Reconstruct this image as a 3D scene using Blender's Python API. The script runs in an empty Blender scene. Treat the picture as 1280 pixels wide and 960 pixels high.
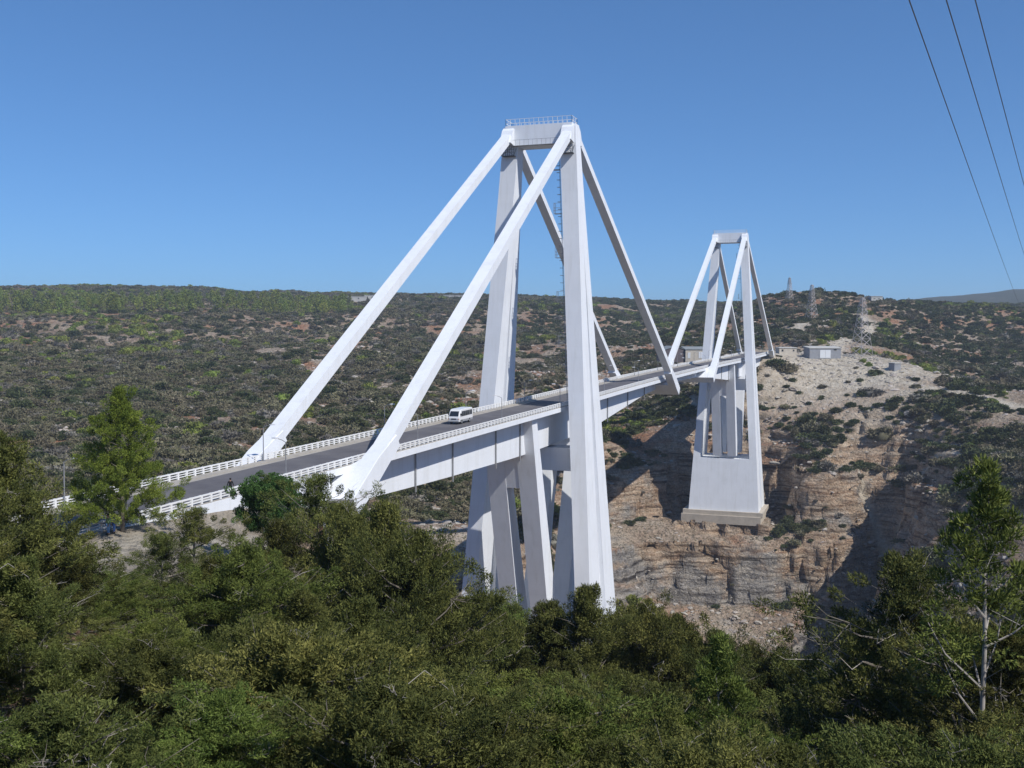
import bpy, bmesh, math, random
import numpy as np
from mathutils import Vector, Matrix
random.seed(7)
RNG = np.random.default_rng(11)
S = bpy.context.scene
COL = S.collection

# ------------------------------------------------------------------ camera
CAM = Vector((-221.81, -71.37, 14.86))
YAW, PITCH, ROLL, FPX = 0.3383, -0.0486, 0.0029, 1310.28
FW = Vector((math.cos(PITCH)*math.cos(YAW), math.cos(PITCH)*math.sin(YAW), math.sin(PITCH)))
RT = Vector((math.sin(YAW), -math.cos(YAW), 0)); UP = RT.cross(FW)
RT, UP = RT*math.cos(ROLL)+UP*math.sin(ROLL), UP*math.cos(ROLL)-RT*math.sin(ROLL)
cd = bpy.data.cameras.new("camera"); cam = bpy.data.objects.new("camera", cd); COL.objects.link(cam)
m = Matrix((RT, UP, -FW)).transposed().to_4x4(); m.translation = CAM
cam.matrix_world = m
cd.sensor_width = 36; cd.lens = FPX/1280*36; cd.clip_start = 0.5; cd.clip_end = 30000
S.camera = cam
S.render.resolution_x = 1024; S.render.resolution_y = 768

# ------------------------------------------------------------------ light
SUN = Vector((-0.44, -1.0, 1.12)).normalized()
w = bpy.data.worlds.new("World"); S.world = w; w.use_nodes = True
wn = w.node_tree.nodes; wn.clear()
wo = wn.new('ShaderNodeOutputWorld'); wb = wn.new('ShaderNodeBackground'); ws = wn.new('ShaderNodeTexSky')
ws.sky_type = 'NISHITA'; ws.sun_disc = False
ws.sun_elevation = math.asin(SUN.z); ws.sun_rotation = math.atan2(SUN.x, SUN.y)
ws.altitude = 600; ws.air_density = 0.7; ws.dust_density = 0.0; ws.ozone_density = 3.0
wb.inputs[1].default_value = SKY_STRENGTH = 0.11
wg = wn.new('ShaderNodeGamma'); wg.inputs['Gamma'].default_value = 0.75     # softer, clearer-air contrast between zenith and horizon
wm = wn.new('ShaderNodeMix'); wm.data_type = 'RGBA'; wm.blend_type = 'MULTIPLY'; wm.inputs[0].default_value = 1.0; wm.inputs[7].default_value = (0.70, 1.21, 1.76, 1)
w.node_tree.links.new(ws.outputs[0], wg.inputs[0]); w.node_tree.links.new(wg.outputs[0], wm.inputs[6]); w.node_tree.links.new(wm.outputs[2], wb.inputs[0]); w.node_tree.links.new(wb.outputs[0], wo.inputs[0])
sd = bpy.data.lights.new("sun", 'SUN'); sd.energy = 4.4; sd.angle = math.radians(0.53); sd.color = (1, 0.96, 0.9)
so = bpy.data.objects.new("sun", sd); COL.objects.link(so); so.rotation_euler = SUN.to_track_quat('Z', 'Y').to_euler()
so.location = (0, -200, 300)
S.view_settings.view_transform = 'Standard'; S.view_settings.look = 'None'
S.view_settings.exposure = 0.0; S.view_settings.gamma = 1
S.render.engine = 'CYCLES'
S.cycles.use_denoising = True
S.cycles.max_bounces = 6; S.cycles.diffuse_bounces = 3; S.cycles.transmission_bounces = 4; S.cycles.volume_bounces = 0

# ------------------------------------------------------------------ helpers
def tag(o, label=None, cat=None, group=None, kind=None):
    if label: o['label'] = label
    if cat: o['category'] = cat
    if group: o['group'] = group
    if kind: o['kind'] = kind
    return o
def empty(name, loc=(0,0,0), rz=0):
    o = bpy.data.objects.new(name, None); COL.objects.link(o); o.location = loc; o.rotation_euler = (0,0,rz)
    o.empty_display_size = 0.5
    return o
class MB:
    def __init__(s): s.v=[]; s.f=[]; s.mi=[]
    def add(s, vs, fs, mi=0):
        n=len(s.v); s.v += [tuple(p) for p in vs]; s.f += [tuple(i+n for i in f) for f in fs]; s.mi += [mi]*len(fs)
        return s
    def box(s, x0,x1,y0,y1,z0,z1, mi=0):
        vs=[(x0,y0,z0),(x1,y0,z0),(x1,y1,z0),(x0,y1,z0),(x0,y0,z1),(x1,y0,z1),(x1,y1,z1),(x0,y1,z1)]
        return s.add(vs,[(0,3,2,1),(4,5,6,7),(0,1,5,4),(1,2,6,5),(2,3,7,6),(3,0,4,7)],mi)
    def loft(s, secs, cap=True, mi=0):
        n=len(secs[0]); vs=[p for q in secs for p in q]; fs=[]
        for i in range(len(secs)-1):
            for j in range(n):
                k=(j+1)%n; fs.append((i*n+j,i*n+k,(i+1)*n+k,(i+1)*n+j))
        if cap: fs.append(tuple(range(n-1,-1,-1))); fs.append(tuple((len(secs)-1)*n+j for j in range(n)))
        return s.add(vs,fs,mi)
    def tube(s, pts, rs, n=6, mi=0):
        pts=[Vector(p) for p in pts]
        if not hasattr(rs,'__len__'): rs=[rs]*len(pts)
        secs=[]
        for i,p in enumerate(pts):
            d=(pts[min(i+1,len(pts)-1)]-pts[max(i-1,0)]).normalized()
            a=d.cross(Vector((0,0,1)) if abs(d.z)<.9 else Vector((1,0,0))).normalized(); b=d.cross(a)
            secs.append([p+(a*math.cos(t)+b*math.sin(t))*rs[i] for t in [2*math.pi*k/n for k in range(n)]])
        return s.loft(secs,mi=mi)
    def bar(s, a, b, wy, wz, mi=0):
        a=Vector(a); b=Vector(b); d=(b-a).normalized()
        h=Vector((0,0,1)).cross(d); h = h.normalized() if h.length>1e-4 else Vector((0,1,0)); v=d.cross(h)
        o=[h*wy/2+v*wz/2,-h*wy/2+v*wz/2,-h*wy/2-v*wz/2,h*wy/2-v*wz/2]
        return s.loft([[a+q for q in o],[b+q for q in o]],mi=mi)
    def mesh(s, name, mats, smooth=False):
        me=bpy.data.meshes.new(name); me.from_pydata(s.v,[],s.f)
        for mm in (mats if isinstance(mats,(list,tuple)) else [mats]): me.materials.append(mm)
        me.polygons.foreach_set('material_index', s.mi)
        if smooth: me.polygons.foreach_set('use_smooth',[True]*len(me.polygons))
        me.update()
        bm=bmesh.new(); bm.from_mesh(me); bmesh.ops.recalc_face_normals(bm, faces=bm.faces); bm.to_mesh(me); bm.free()
        return me
    def build(s, name, mats, parent=None, loc=None, smooth=False):
        me=s.mesh(name,mats,smooth); o=bpy.data.objects.new(name,me); COL.objects.link(o)
        if parent: o.parent=parent
        if loc: o.location=loc
        return o
def bevel(o, w=.05, seg=1):
    b=o.modifiers.new('bevel','BEVEL'); b.width=w; b.segments=seg; b.limit_method='ANGLE'; b.angle_limit=.6; return o
def copy_tree(o, parent=None):
    c=o.copy(); COL.objects.link(c); c.parent=parent
    for ch in o.children: copy_tree(ch,c)
    return c
def place(me, name, parent=None, loc=(0,0,0), rot=(0,0,0), sc=1):
    o=bpy.data.objects.new(name,me); COL.objects.link(o); o.location=loc; o.rotation_euler=rot
    o.scale=(sc,sc,sc) if not hasattr(sc,'__len__') else sc
    if parent: o.parent=parent
    return o

# ------------------------------------------------------------------ materials
def mat(name, base, rough=.8, var=None, scale=1.0, bump=0, bscale=None, metal=0, rnd=0.0, transl=0.0, spec=.3, coords='Object'):
    m=bpy.data.materials.new(name); m.use_nodes=True; nt=m.node_tree; N=nt.nodes; L=nt.links
    b=N['Principled BSDF']; b.inputs['Roughness'].default_value=rough; b.inputs['Metallic'].default_value=metal
    b.inputs['Specular IOR Level'].default_value=spec
    b.inputs['Base Color'].default_value=(*base,1)
    tc=N.new('ShaderNodeTexCoord'); col=None
    if var:
        n=N.new('ShaderNodeTexNoise'); n.inputs['Scale'].default_value=scale; n.inputs['Detail'].default_value=6; n.inputs['Roughness'].default_value=.65
        L.new(tc.outputs[coords],n.inputs['Vector'])
        r=N.new('ShaderNodeValToRGB'); r.color_ramp.elements[0].position=.35; r.color_ramp.elements[1].position=.68
        r.color_ramp.elements[0].color=(*base,1); r.color_ramp.elements[1].color=(*var,1)
        L.new(n.outputs['Fac'],r.inputs['Fac']); col=r.outputs['Color']
    if rnd:
        oi=N.new('ShaderNodeObjectInfo'); h=N.new('ShaderNodeHueSaturation')
        mr=N.new('ShaderNodeMapRange'); mr.inputs['To Min'].default_value=1-rnd; mr.inputs['To Max'].default_value=1+rnd
        L.new(oi.outputs['Random'],mr.inputs['Value']); L.new(mr.outputs[0],h.inputs['Value'])
        mh=N.new('ShaderNodeMath'); mh.operation='MULTIPLY'; mh.inputs[1].default_value=7.31; L.new(oi.outputs['Random'],mh.inputs[0])
        fr=N.new('ShaderNodeMath'); fr.operation='FRACT'; L.new(mh.outputs[0],fr.inputs[0])
        m2=N.new('ShaderNodeMapRange'); m2.inputs['To Min'].default_value=.475; m2.inputs['To Max'].default_value=.515; L.new(fr.outputs[0],m2.inputs['Value']); L.new(m2.outputs[0],h.inputs['Hue'])
        if col: L.new(col,h.inputs['Color'])
        else: h.inputs['Color'].default_value=(*base,1)
        col=h.outputs['Color']
    if col: L.new(col,b.inputs['Base Color'])
    if bump:
        n2=N.new('ShaderNodeTexNoise'); n2.inputs['Scale'].default_value=bscale or scale*3; n2.inputs['Detail'].default_value=8
        L.new(tc.outputs[coords],n2.inputs['Vector']); bp=N.new('ShaderNodeBump'); bp.inputs['Strength'].default_value=1; bp.inputs['Distance'].default_value=bump
        L.new(n2.outputs['Fac'],bp.inputs['Height']); L.new(bp.outputs['Normal'],b.inputs['Normal'])
    if transl:
        t=N.new('ShaderNodeBsdfTranslucent'); mx=N.new('ShaderNodeMixShader'); mx.inputs[0].default_value=transl
        if col: L.new(col,t.inputs['Color'])
        else: t.inputs['Color'].default_value=(*base,1)
        out=N['Material Output']; L.new(b.outputs[0],mx.inputs[1]); L.new(t.outputs[0],mx.inputs[2]); L.new(mx.outputs[0],out.inputs['Surface'])
    return m

def paint_mat():
    # white painted concrete: faint formwork lifts, rain streaks and stains
    m=mat('white_painted_concrete',(.74,.75,.76),.65)
    N=m.node_tree.nodes; L=m.node_tree.links; b=N['Principled BSDF']
    g=N.new('ShaderNodeTexCoord')
    mp=N.new('ShaderNodeMapping'); mp.inputs['Scale'].default_value=(.5,.5,.035); L.new(g.outputs['Object'],mp.inputs['Vector'])
    n=N.new('ShaderNodeTexNoise'); n.inputs['Scale'].default_value=1.6; n.inputs['Detail'].default_value=7; n.inputs['Roughness'].default_value=.7; L.new(mp.outputs[0],n.inputs['Vector'])
    r=N.new('ShaderNodeValToRGB'); e=r.color_ramp.elements; e[0].position=.33; e[0].color=(.73,.75,.77,1); e[1].position=.50; e[1].color=(.79,.815,.85,1)
    L.new(n.outputs['Fac'],r.inputs['Fac'])
    n3=N.new('ShaderNodeTexNoise'); n3.inputs['Scale'].default_value=.25; n3.inputs['Detail'].default_value=5; L.new(g.outputs['Object'],n3.inputs['Vector'])
    r3=N.new('ShaderNodeValToRGB'); r3.color_ramp.elements[0].position=.3; r3.color_ramp.elements[0].color=(.95,.95,.95,1); r3.color_ramp.elements[1].position=.6; r3.color_ramp.elements[1].color=(1,1,1,1)
    L.new(n3.outputs['Fac'],r3.inputs['Fac'])
    # lift lines every 2.4 m up
    sx=N.new('ShaderNodeSeparateXYZ'); L.new(g.outputs['Object'],sx.inputs[0])
    dv=N.new('ShaderNodeMath'); dv.operation='DIVIDE'; dv.inputs[1].default_value=2.4; L.new(sx.outputs['Z'],dv.inputs[0])
    fr=N.new('ShaderNodeMath'); fr.operation='FRACT'; L.new(dv.outputs[0],fr.inputs[0])
    lt=N.new('ShaderNodeMath'); lt.operation='LESS_THAN'; lt.inputs[1].default_value=.04; L.new(fr.outputs[0],lt.inputs[0])
    mm=N.new('ShaderNodeMix'); mm.data_type='RGBA'; mm.blend_type='MULTIPLY'; mm.inputs[0].default_value=1; L.new(r.outputs[0],mm.inputs[6]); L.new(r3.outputs[0],mm.inputs[7])
    m2=N.new('ShaderNodeMix'); m2.data_type='RGBA'; m2.blend_type='MULTIPLY'; m2.inputs[7].default_value=(.97,.97,.97,1); L.new(lt.outputs[0],m2.inputs[0]); L.new(mm.outputs[2],m2.inputs[6])
    L.new(m2.outputs[2],b.inputs['Base Color'])
    return m
PAINT=paint_mat()
RAILM=mat('white_railing_paint',(.78,.78,.77),.6)
ASPH=mat('asphalt',(.105,.100,.107),.9,(.16,.153,.155),.16,bump=.02,bscale=8)
KERB=mat('dusty_concrete',(.42,.39,.34),.9,(.32,.30,.27),.6,bump=.02,bscale=5)
RAW=mat('raw_concrete',(.52,.46,.38),.9,(.40,.36,.30),.35,bump=.05,bscale=2)
STEEL=mat('galvanised_steel',(.35,.36,.37),.5,(.25,.25,.26),2,metal=.3)
DARKST=mat('dark_steel',(.06,.065,.07),.6,metal=.2)
GREYCONC=mat('grey_deck_soffit',(.40,.40,.40),.9,(.33,.33,.33),.3)
LINEP=mat('road_line_paint',(.6,.6,.58),.8,(.35,.35,.34),1.5)
GLASS=mat('dark_window_glass',(.02,.025,.03),.08,spec=.8)
RUBBER=mat('black_rubber',(.02,.02,.02),.8)
BUSW=mat('white_bus_paint',(.8,.8,.8),.3,(.7,.7,.69),.8,spec=.5)
BUSG=mat('grey_bus_skirt',(.30,.31,.32),.4,spec=.5)
LAMPG=mat('headlamp_lens',(.5,.5,.48),.15,spec=.8)
ORANGE=mat('orange_indicator',(.6,.2,.03),.3)
# ------------------------------------------------------------------ numpy noise
def _h(ix,iy,iz,seed):
    n=(ix.astype(np.int64)*374761393+iy.astype(np.int64)*668265263+iz.astype(np.int64)*2147483647+seed*974711)&0xffffffff
    n=((n^(n>>13))*1274126177)&0xffffffff
    n=((n^(n>>16))*2246822519)&0xffffffff
    return ((n^(n>>15))&0xffffff)/float(0xffffff)*2-1
def vn(x,y,z,seed=0):
    xi=np.floor(x);yi=np.floor(y);zi=np.floor(z);fx=x-xi;fy=y-yi;fz=z-zi
    fx=fx*fx*(3-2*fx);fy=fy*fy*(3-2*fy);fz=fz*fz*(3-2*fz)
    r=0
    for a in (0,1):
        for b in (0,1):
            for c in (0,1):
                r=r+_h(xi+a,yi+b,zi+c,seed)*(fx if a else 1-fx)*(fy if b else 1-fy)*(fz if c else 1-fz)
    return r
def fbm(x,y,z,s,oct=4,seed=0,g=.5):
    r=0;a=1;t=0
    for o in range(oct):
        r=r+a*vn(x/s+o*17.3,y/s+o*5.1,z/s+o*9.7,seed+o); t+=a; a*=g; s=s/2.03
    return r/t

# ------------------------------------------------------------------ bridge line
def yc(x): return -3.27*x/282 if x>0 else 0.0
def zr(x):
    c=0.7*(1-((x-141)/141)**2) if 0<x<282 else 0
    return 0.0125*min(x,392)-0.1+c

# ------------------------------------------------------------------ ground
CT=[(670,1007,60.5),(530,838,36.4),(339,607,11.4),(185,422,-8.5),(102,322,-20.5),(832,996,66.6),(607,768,37.8),(396,555,11.5),(227,385,-9.5),(136,292,-22.1),(898,927,66.3),(659,714,38.7),(435,515,11.6),(255,355,-10.1),(158,269,-23.1),(962,850,70.0),(709,654,39.6),(472,470,11.7),(283,322,-10.6),(180,243,-23.9),(1176,897,82.5),(748,601,40.2),(501,430,11.8),(304,294,-10.9),(197,220,-24.5),(1167,723,73.0),(803,514,41.0),(542,365,12.0),(334,246,-11.3),(221,182,-25.2),(1132,574,65.8),(843,436,41.6),(573,307,12.1),(356,204,-11.4),(239,148,-25.5),(1177,470,66.4),(879,354,42.0),(599,246,12.3),(375,159,-11.4),(254,112,-25.6),(1214,362,65.6),(908,269,42.2),(621,183,12.5),(391,113,-11.2),(267,76,-25.4),(1438,295,69.8),(1356,192,62.8),(57,249,-26.4),(15,200,-29.7),(76,232,-27.7),(30,186,-31.1),(95,212,-28.8),(46,169,-32.4),(113,190,-29.8),(62,150,-33.5),(131,166,-30.7),(77,130,-34.5),(147,140,-31.3),(91,108,-35.2),(-20,150,-30.9),(3,142,-34.1),(30,126,-37.5),(63,106,-41.5),(88,91,-44.8),(53,73,-49.8),(115,83,-48.5),(51,54,-55.1),(189,87,-47.1),(123,62,-54.4),(67,40,-62.5),(255,80,-40.1),(169,53,-55.5),(103,29,-64.5),(946,205,30.1),(654,136,5.8),(479,94,-8.8),(402,71,-25.6),(761,115,12.5),(543,79,1.3),(408,43,-25.2),(867,85,12.5),(469,43,-5.1),(413,10,-10.4),(332,64,-34.3),(357,42,-31.2),(309,54,-44.6),(310,25,-43.5),(298,22,-58.3),(256,37,-72.3),(237,29,-83.2),(274,26,-63.0),(216,31,-91.4),(258,19,-75.2),(249,13,-87.9),(198,23,-104.9),(256,7,-74.9),(262,-21,-73.3),(250,2,-87.5),(254,-25,-86.1),(236,-7,-108.4),(226,9,-107.5),(214,-10,-116.1),(387,-11,1.4),(417,-26,0.9),(428,-53,1.9),(418,-80,0.1),(376,-25,-12.9),(370,-51,-16.4),(368,-75,-15.8),(336,-25,-31.8),(326,-57,-34.0),(323,-83,-32.8),(302,-32,-48.3),(290,-58,-48.8),(278,-82,-46.9),(277,-37,-67.5),(272,-52,-65.8),(261,-39,-93.8),(252,-53,-94.2),(239,-41,-109.7),(228,-54,-108.8),(217,-42,-115.4),(377,-103,-11.4),(322,-108,-24.2),(314,-135,-23.6),(292,-154,-27.6),(277,-105,-35.1),(250,-127,-34.7),(232,-145,-35.1),(237,-100,-44.3),(205,-122,-44.9),(183,-137,-46.4),(298,-67,-72.9),(278,-71,-87.6),(248,-67,-102.6),(233,-82,-64.4),(208,-87,-78.2),(188,-81,-92.3),(192,-100,-67.8),(160,-118,-65.4),(157,-98,-88.0),(126,-114,-82.5),(178,-73,-102.3),(723,23,37.5),(652,35,26.1),(776,-0,49.6),(772,35,46.8),(774,17,49.0),(777,-18,50.2),(705,4,34.9),(696,-9,34.7),(607,-21,22.4),(605,2,19.3),(476,-15,3.2),(778,-39,49.3),(808,-63,46.4),(928,-108,48.1),(1026,-152,44.6),(1070,-221,39.9),(1062,-275,35.2),(772,-187,13.6),(726,-133,13.5),(638,-82,13.5),(573,-164,-8.1),(576,-124,-3.1),(454,-151,-23.3),(456,-121,-19.4),(628,-41,28.8),(596,-13,25.3),(496,-15,13.5),(498,-46,10.9),(518,-81,5.7),(554,9,10.4),(-216,-63,10.0),(-212,-75,10.0),(-214,-65,8.3),(-210,-67,5.5),(-212,-72,7.2),(-204,-54,7.0),(-201,-57,3.5),(-198,-63,-0.5),(-197,-69,-0.5),(-197,-74,2.5),(-193,-30,4.0),(-190,-39,3.0),(-180,-43,-3.5),(-175,-55,-6.5),(-172,-68,-8.5),(-172,-77,-3.5),(-155,-27,-4.5),(-150,-37,-9.5),(-146,-45,-12.0),(-142,-66,-22.0),(-142,-81,-16.0),(-145,-94,-5.0),(-126,-18,-13.0),(-122,-26,-18.0),(-118,-35,-22.0),(-112,-64,-42.0),(-113,-84,-37.0),(-87,-5,-26.0),(-80,-22,-42.0),(-72,-61,-75.0),(-73,-89,-60.0),(-40,12,-42.0),(-33,-5,-58.0),(-27,-28,-90.0),(-22,-57,-105.0),(-23,-94,-85.0),(-30,-129,-40.0),(30,-8,-112.0),(55,-31,-124.0),(77,-50,-126.0),(78,-81,-115.0),(56,-104,-100.0),(69,-143,-70.0),(98,9,-122.0),(133,-10,-128.0),(157,-39,-128.0),(148,-66,-122.0),(-72,29,-40.0),(-14,68,-58.0),(-73,62,-42.0),(-35,95,-52.0),(-77,94,-45.0),(-0,45,-58.0),(0,0,-66.0),(-12,14,-64.0),(12,14,-70.0),(-12,-14,-66.0),(14,-14,-76.0),(-60,0,-36.0),(-60,14,-38.0),(-60,-14,-30.0),(-100,14,-22.0),(-108,-9,-15.0),(-108,12,-16.0),(-114,-9,-12.0),(-120,-9,-8.5),(-120,9,-6.0),(-140,-9,-4.5),(-140,9,-4.0),(-160,-9,-3.6),(-160,9,-3.6),(-200,0,-4.0),(-200,9,-4.0),(-200,-14,-2.0),(-260,0,-4.5),(-260,30,-6.0),(-330,0,-5.0),(-330,60,-10.0),(-200,40,-15.0),(-150,40,-20.0),(470,50,-1.0),(455,30,1.0),(268,0,-75.0),(268,14,-75.0),(268,-20,-75.0),(282,0,-73.0),(296,-3,-70.0),(296,12,-68.0),(296,-20,-70.0),(300,-28,-56.0),(262,-3,-80.0),(345,-4,-30.0),(345,10,-28.0),(345,-16,-30.0),(376,-5,-3.0),(376,8,-2.0),(376,-16,-3.0),(400,-5,3.0),(430,-5,3.6),(430,10,3.6),(430,-18,3.2),(480,-5,4.5),(-400,-100,30.0),(-300,-300,40.0),(-300,-120,22.0),(0,-400,20.0),(200,-300,10.0),(-600,0,10.0),(-600,400,40.0),(-300,600,60.0),(0,1200,75.0),(600,-500,45.0),(900,-300,40.0),(1500,-900,60.0),(2500,0,75.0),(2500,1200,80.0),(2000,2000,80.0),(800,2000,80.0),(-500,1500,75.0),(2500,-900,70.0),(1000,-1500,60.0),(-1500,-1500,60.0),(-1500,1500,70.0),(-1500,0,40.0)]
CT=np.array(CT,float)
_c=CT[:,:2]; _A=np.sqrt(((_c[:,None]-_c[None])**2).sum(-1)+20.0**2)
_mu=CT[:,2].mean(); _W=np.linalg.solve(_A-np.eye(len(CT))*2.0, CT[:,2]-_mu)
def base_h(x,y):
    sh=x.shape; x=x.ravel(); y=y.ravel(); out=np.empty(len(x))
    for i in range(0,len(x),20000):
        q=np.sqrt((x[i:i+20000,None]-_c[None,:,0])**2+(y[i:i+20000,None]-_c[None,:,1])**2+400.0)
        out[i:i+20000]=q@_W+_mu
    return out.reshape(sh)
def axis(core, lo, hi):
    a=list(core); s=core[1]-core[0]; v=core[0]
    left=[]; 
    while v>lo: s*=1.06; v-=min(s,120); left.append(v)
    s=core[-1]-core[-2]; v=core[-1]; right=[]
    while v<hi: s*=1.06; v+=min(s,120); right.append(v)
    return np.array(left[::-1]+a+right)
xa=axis(list(np.arange(-260,190,2.2))+list(np.arange(190,345,1.15))+list(np.arange(345,520,2.2)),-1500,6000)
ya=axis(list(np.arange(-190,-95,1.9))+list(np.arange(-95,50,1.15))+list(np.arange(50,330,2.4)),-2600,4500)
GX,GY=np.meshgrid(xa,ya,indexing='ij')
H=base_h(GX,GY)
far=np.hypot(GX-CAM.x,GY-CAM.y)
az=np.arctan2(GY-CAM.y,GX-CAM.x)
# plateau beyond the mapped hills, with a higher blue ridge far behind on the right
plate=62+14*fbm(GX,GY,GX*0,900,3,5)
t=np.clip((far-1750)/900,0,1); t=t*t*(3-2*t)
H=H*(1-t)+plate*t
ridge=np.exp(-((far-3900)/700)**2)*np.clip(1-np.abs(az+0.13)/0.22,0,1)**.5*105
H=H+np.nan_to_num(ridge)
# relief
damp=np.ones_like(H)
def near_road():
    d=np.abs(GY-np.where(GX>0,-3.27*GX/282,0)); m=np.where((GX<-107)|((GX>386)&(GX<445)),1.0,0.0); wd=np.where(GX<-150,9.0,np.where(GX>0,9.0,1.8))
    return np.clip(1-(d-np.where(wd<5,5.8,9))/wd,0,1)*m
NR=near_road()
cam_d=np.clip((far-12)/40,0,1)
H=H+(1-NR)*(fbm(GX,GY,GX*0,34,4,1)*2.2*cam_d+fbm(GX,GY,GX*0,160,3,2)*np.clip(far/400,0.1,2.2)*3.0*cam_d)
# gullies on the big hillsides
gul=np.abs(fbm(GX,GY,GX*0,210,3,9)); H=H-np.clip((far-330)/300,0,1)*np.clip(.22-gul,0,1)*38*np.clip((GY-20)/80,0,1)
ZR=0.0125*np.clip(GX,-400,392)-0.1
H=H*(1-NR)+(ZR-1.25)*NR*1.0
# footing benches around the two pylons
for px,py,zb in ((0,0,-64),(282,-3.27,-72.6)):
    rr=np.maximum(np.abs(GX-px)/19,np.abs(GY-py)/22); k=np.clip((1.32-rr)/.3,0,1); H=H*(1-k)+np.minimum(H,zb)*k*1.0
H=np.where(far<16,np.minimum(H,13.1-.62*far),H)
# cliff bands of the far bank: the slope gathers into a wall between its foot and its rim
cm=np.clip((GX-215)/25,0,1)*np.clip((365-GX)/40,0,1)*np.clip((75-GY)/30,0,1)*np.clip((GY+175)/30,0,1)*(1-NR)
zlo,zhi=-116.0,-50.0
pp=np.clip((H-zlo)/(zhi-zlo)+.10*fbm(GX,GY,GX*0,30,3,77),0,1)
def sst(a,b,v): v=np.clip((v-a)/(b-a),0,1); return v*v*(3-2*v)
S_=.14*sst(0,.3,pp)+.40*sst(.34,.52,pp)+.10*sst(.5,.75,pp)+.36*sst(.76,.92,pp)
Hc=zlo+(zhi-zlo)*S_
inb=(H>zlo)&(H<zhi+6)
blend=np.clip((H-zlo)/8,0,1)*np.clip((zhi+8-H)/10,0,1)
H=H*(1-cm*blend)+Hc*cm*blend
# the narrow side ravine
def segd(x,y,pts):
    d=np.full(x.shape,1e9)
    for (ax,ay),(bx,by) in zip(pts[:-1],pts[1:]):
        vx,vy=bx-ax,by-ay; q_=np.clip(((x-ax)*vx+(y-ay)*vy)/(vx*vx+vy*vy),0,1); d=np.minimum(d,np.hypot(x-ax-q_*vx,y-ay-q_*vy))
    return d
rv=segd(GX,GY,[(190,-48),(226,-52),(252,-60),(272,-72),(290,-78)]); rn=fbm(GX,GY,GX*0,18,3,78)
H=H-np.clip(1.25-rv/(10+5*rn),0,1)**.8*30*np.clip((GX-195)/30,0,1)*np.clip((305-GX)/18,0,1)
for px,py,zb in ((282,-3.27,-72.6),):
    rr=np.maximum(np.abs(GX-px)/19,np.abs(GY-py)/22); k=np.clip((1.32-rr)/.22,0,1); H=H*(1-k)+np.minimum(H,zb)*k
    rr=np.maximum(np.abs(GX-px-2)/18,np.abs(GY-py)/21); k=np.clip((1.1-rr)/.1,0,1); H=H*(1-k)+np.clip(H,zb-.5,None)*k
gx=np.gradient(H,xa,axis=0); gy=np.gradient(H,ya,axis=1)
H=H+cm*np.clip(np.hypot(gx,gy)-.3,0,1)*(fbm(GX,GY,GX*0,13,4,91)*6.5)*np.clip(np.maximum(np.abs(GX-282)-21,np.abs(GY+3.3)-24)/6,0,1)
# slope and strata: hard limestone ledges on the steep parts
gx=np.gradient(H,xa,axis=0); gy=np.gradient(H,ya,axis=1); SL=np.hypot(gx,gy)
steep=np.clip((GX-185)/40,0,1)*np.clip((SL-.55)/.7,0,1)*np.clip((H+150)/20,0,1)*np.clip((720-far)/100,0,1)*np.clip((far-140)/60,0,1)
STP=7.5+1.6*vn(GX/60,GY/60,GX*0,3)
ph=H/STP+.35*fbm(GX,GY,GX*0,26,3,4); fl=np.floor(ph); fr_=ph-fl; tt=np.clip((fr_-.25)/.5,0,1); tt=tt*tt*(3-2*tt)
H2=(fl+tt-.35*fbm(GX,GY,GX*0,26,3,4))*STP
H=H*(1-steep*.75)+H2*steep*.75
gx=np.gradient(H,xa,axis=0); gy=np.gradient(H,ya,axis=1); SL=np.hypot(gx,gy)
nx=-gx/np.sqrt(1+SL**2); ny=-gy/np.sqrt(1+SL**2)
rock=np.clip((SL-.45)/.6,0,1)*np.clip((760-far)/100,0,1)*np.clip((far-120)/60,0,1)*(1-NR)
amp=rock*(fbm(GX,GY,H*1.8,8,4,21)*4.2+fbm(GX*.25,GY*.25,H,3.0,2,31)*1.7)
crev=np.clip(.13-np.abs(fbm(GX,GY,H*.3,15,3,41)),0,1)*30*rock
amp=amp-crev
PX=GX+nx*amp; PY=GY+ny*amp; PZ=H+amp*.15+(1-rock)*(1-NR)*fbm(GX,GY,GX*0,5,3,8)*.35
def hz(x,y):
    x=np.asarray(x,float); y=np.asarray(y,float)
    i=np.clip(np.searchsorted(xa,x)-1,0,len(xa)-2); j=np.clip(np.searchsorted(ya,y)-1,0,len(ya)-2)
    a=np.clip((x-xa[i])/(xa[i+1]-xa[i]),0,1); b=np.clip((y-ya[j])/(ya[j+1]-ya[j]),0,1)
    return (H[i,j]*(1-a)*(1-b)+H[i+1,j]*a*(1-b)+H[i,j+1]*(1-a)*b+H[i+1,j+1]*a*b)
def slope(x,y):
    i=np.clip(np.searchsorted(xa,x)-1,0,len(xa)-2); j=np.clip(np.searchsorted(ya,y)-1,0,len(ya)-2); return SL[i,j]
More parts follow.
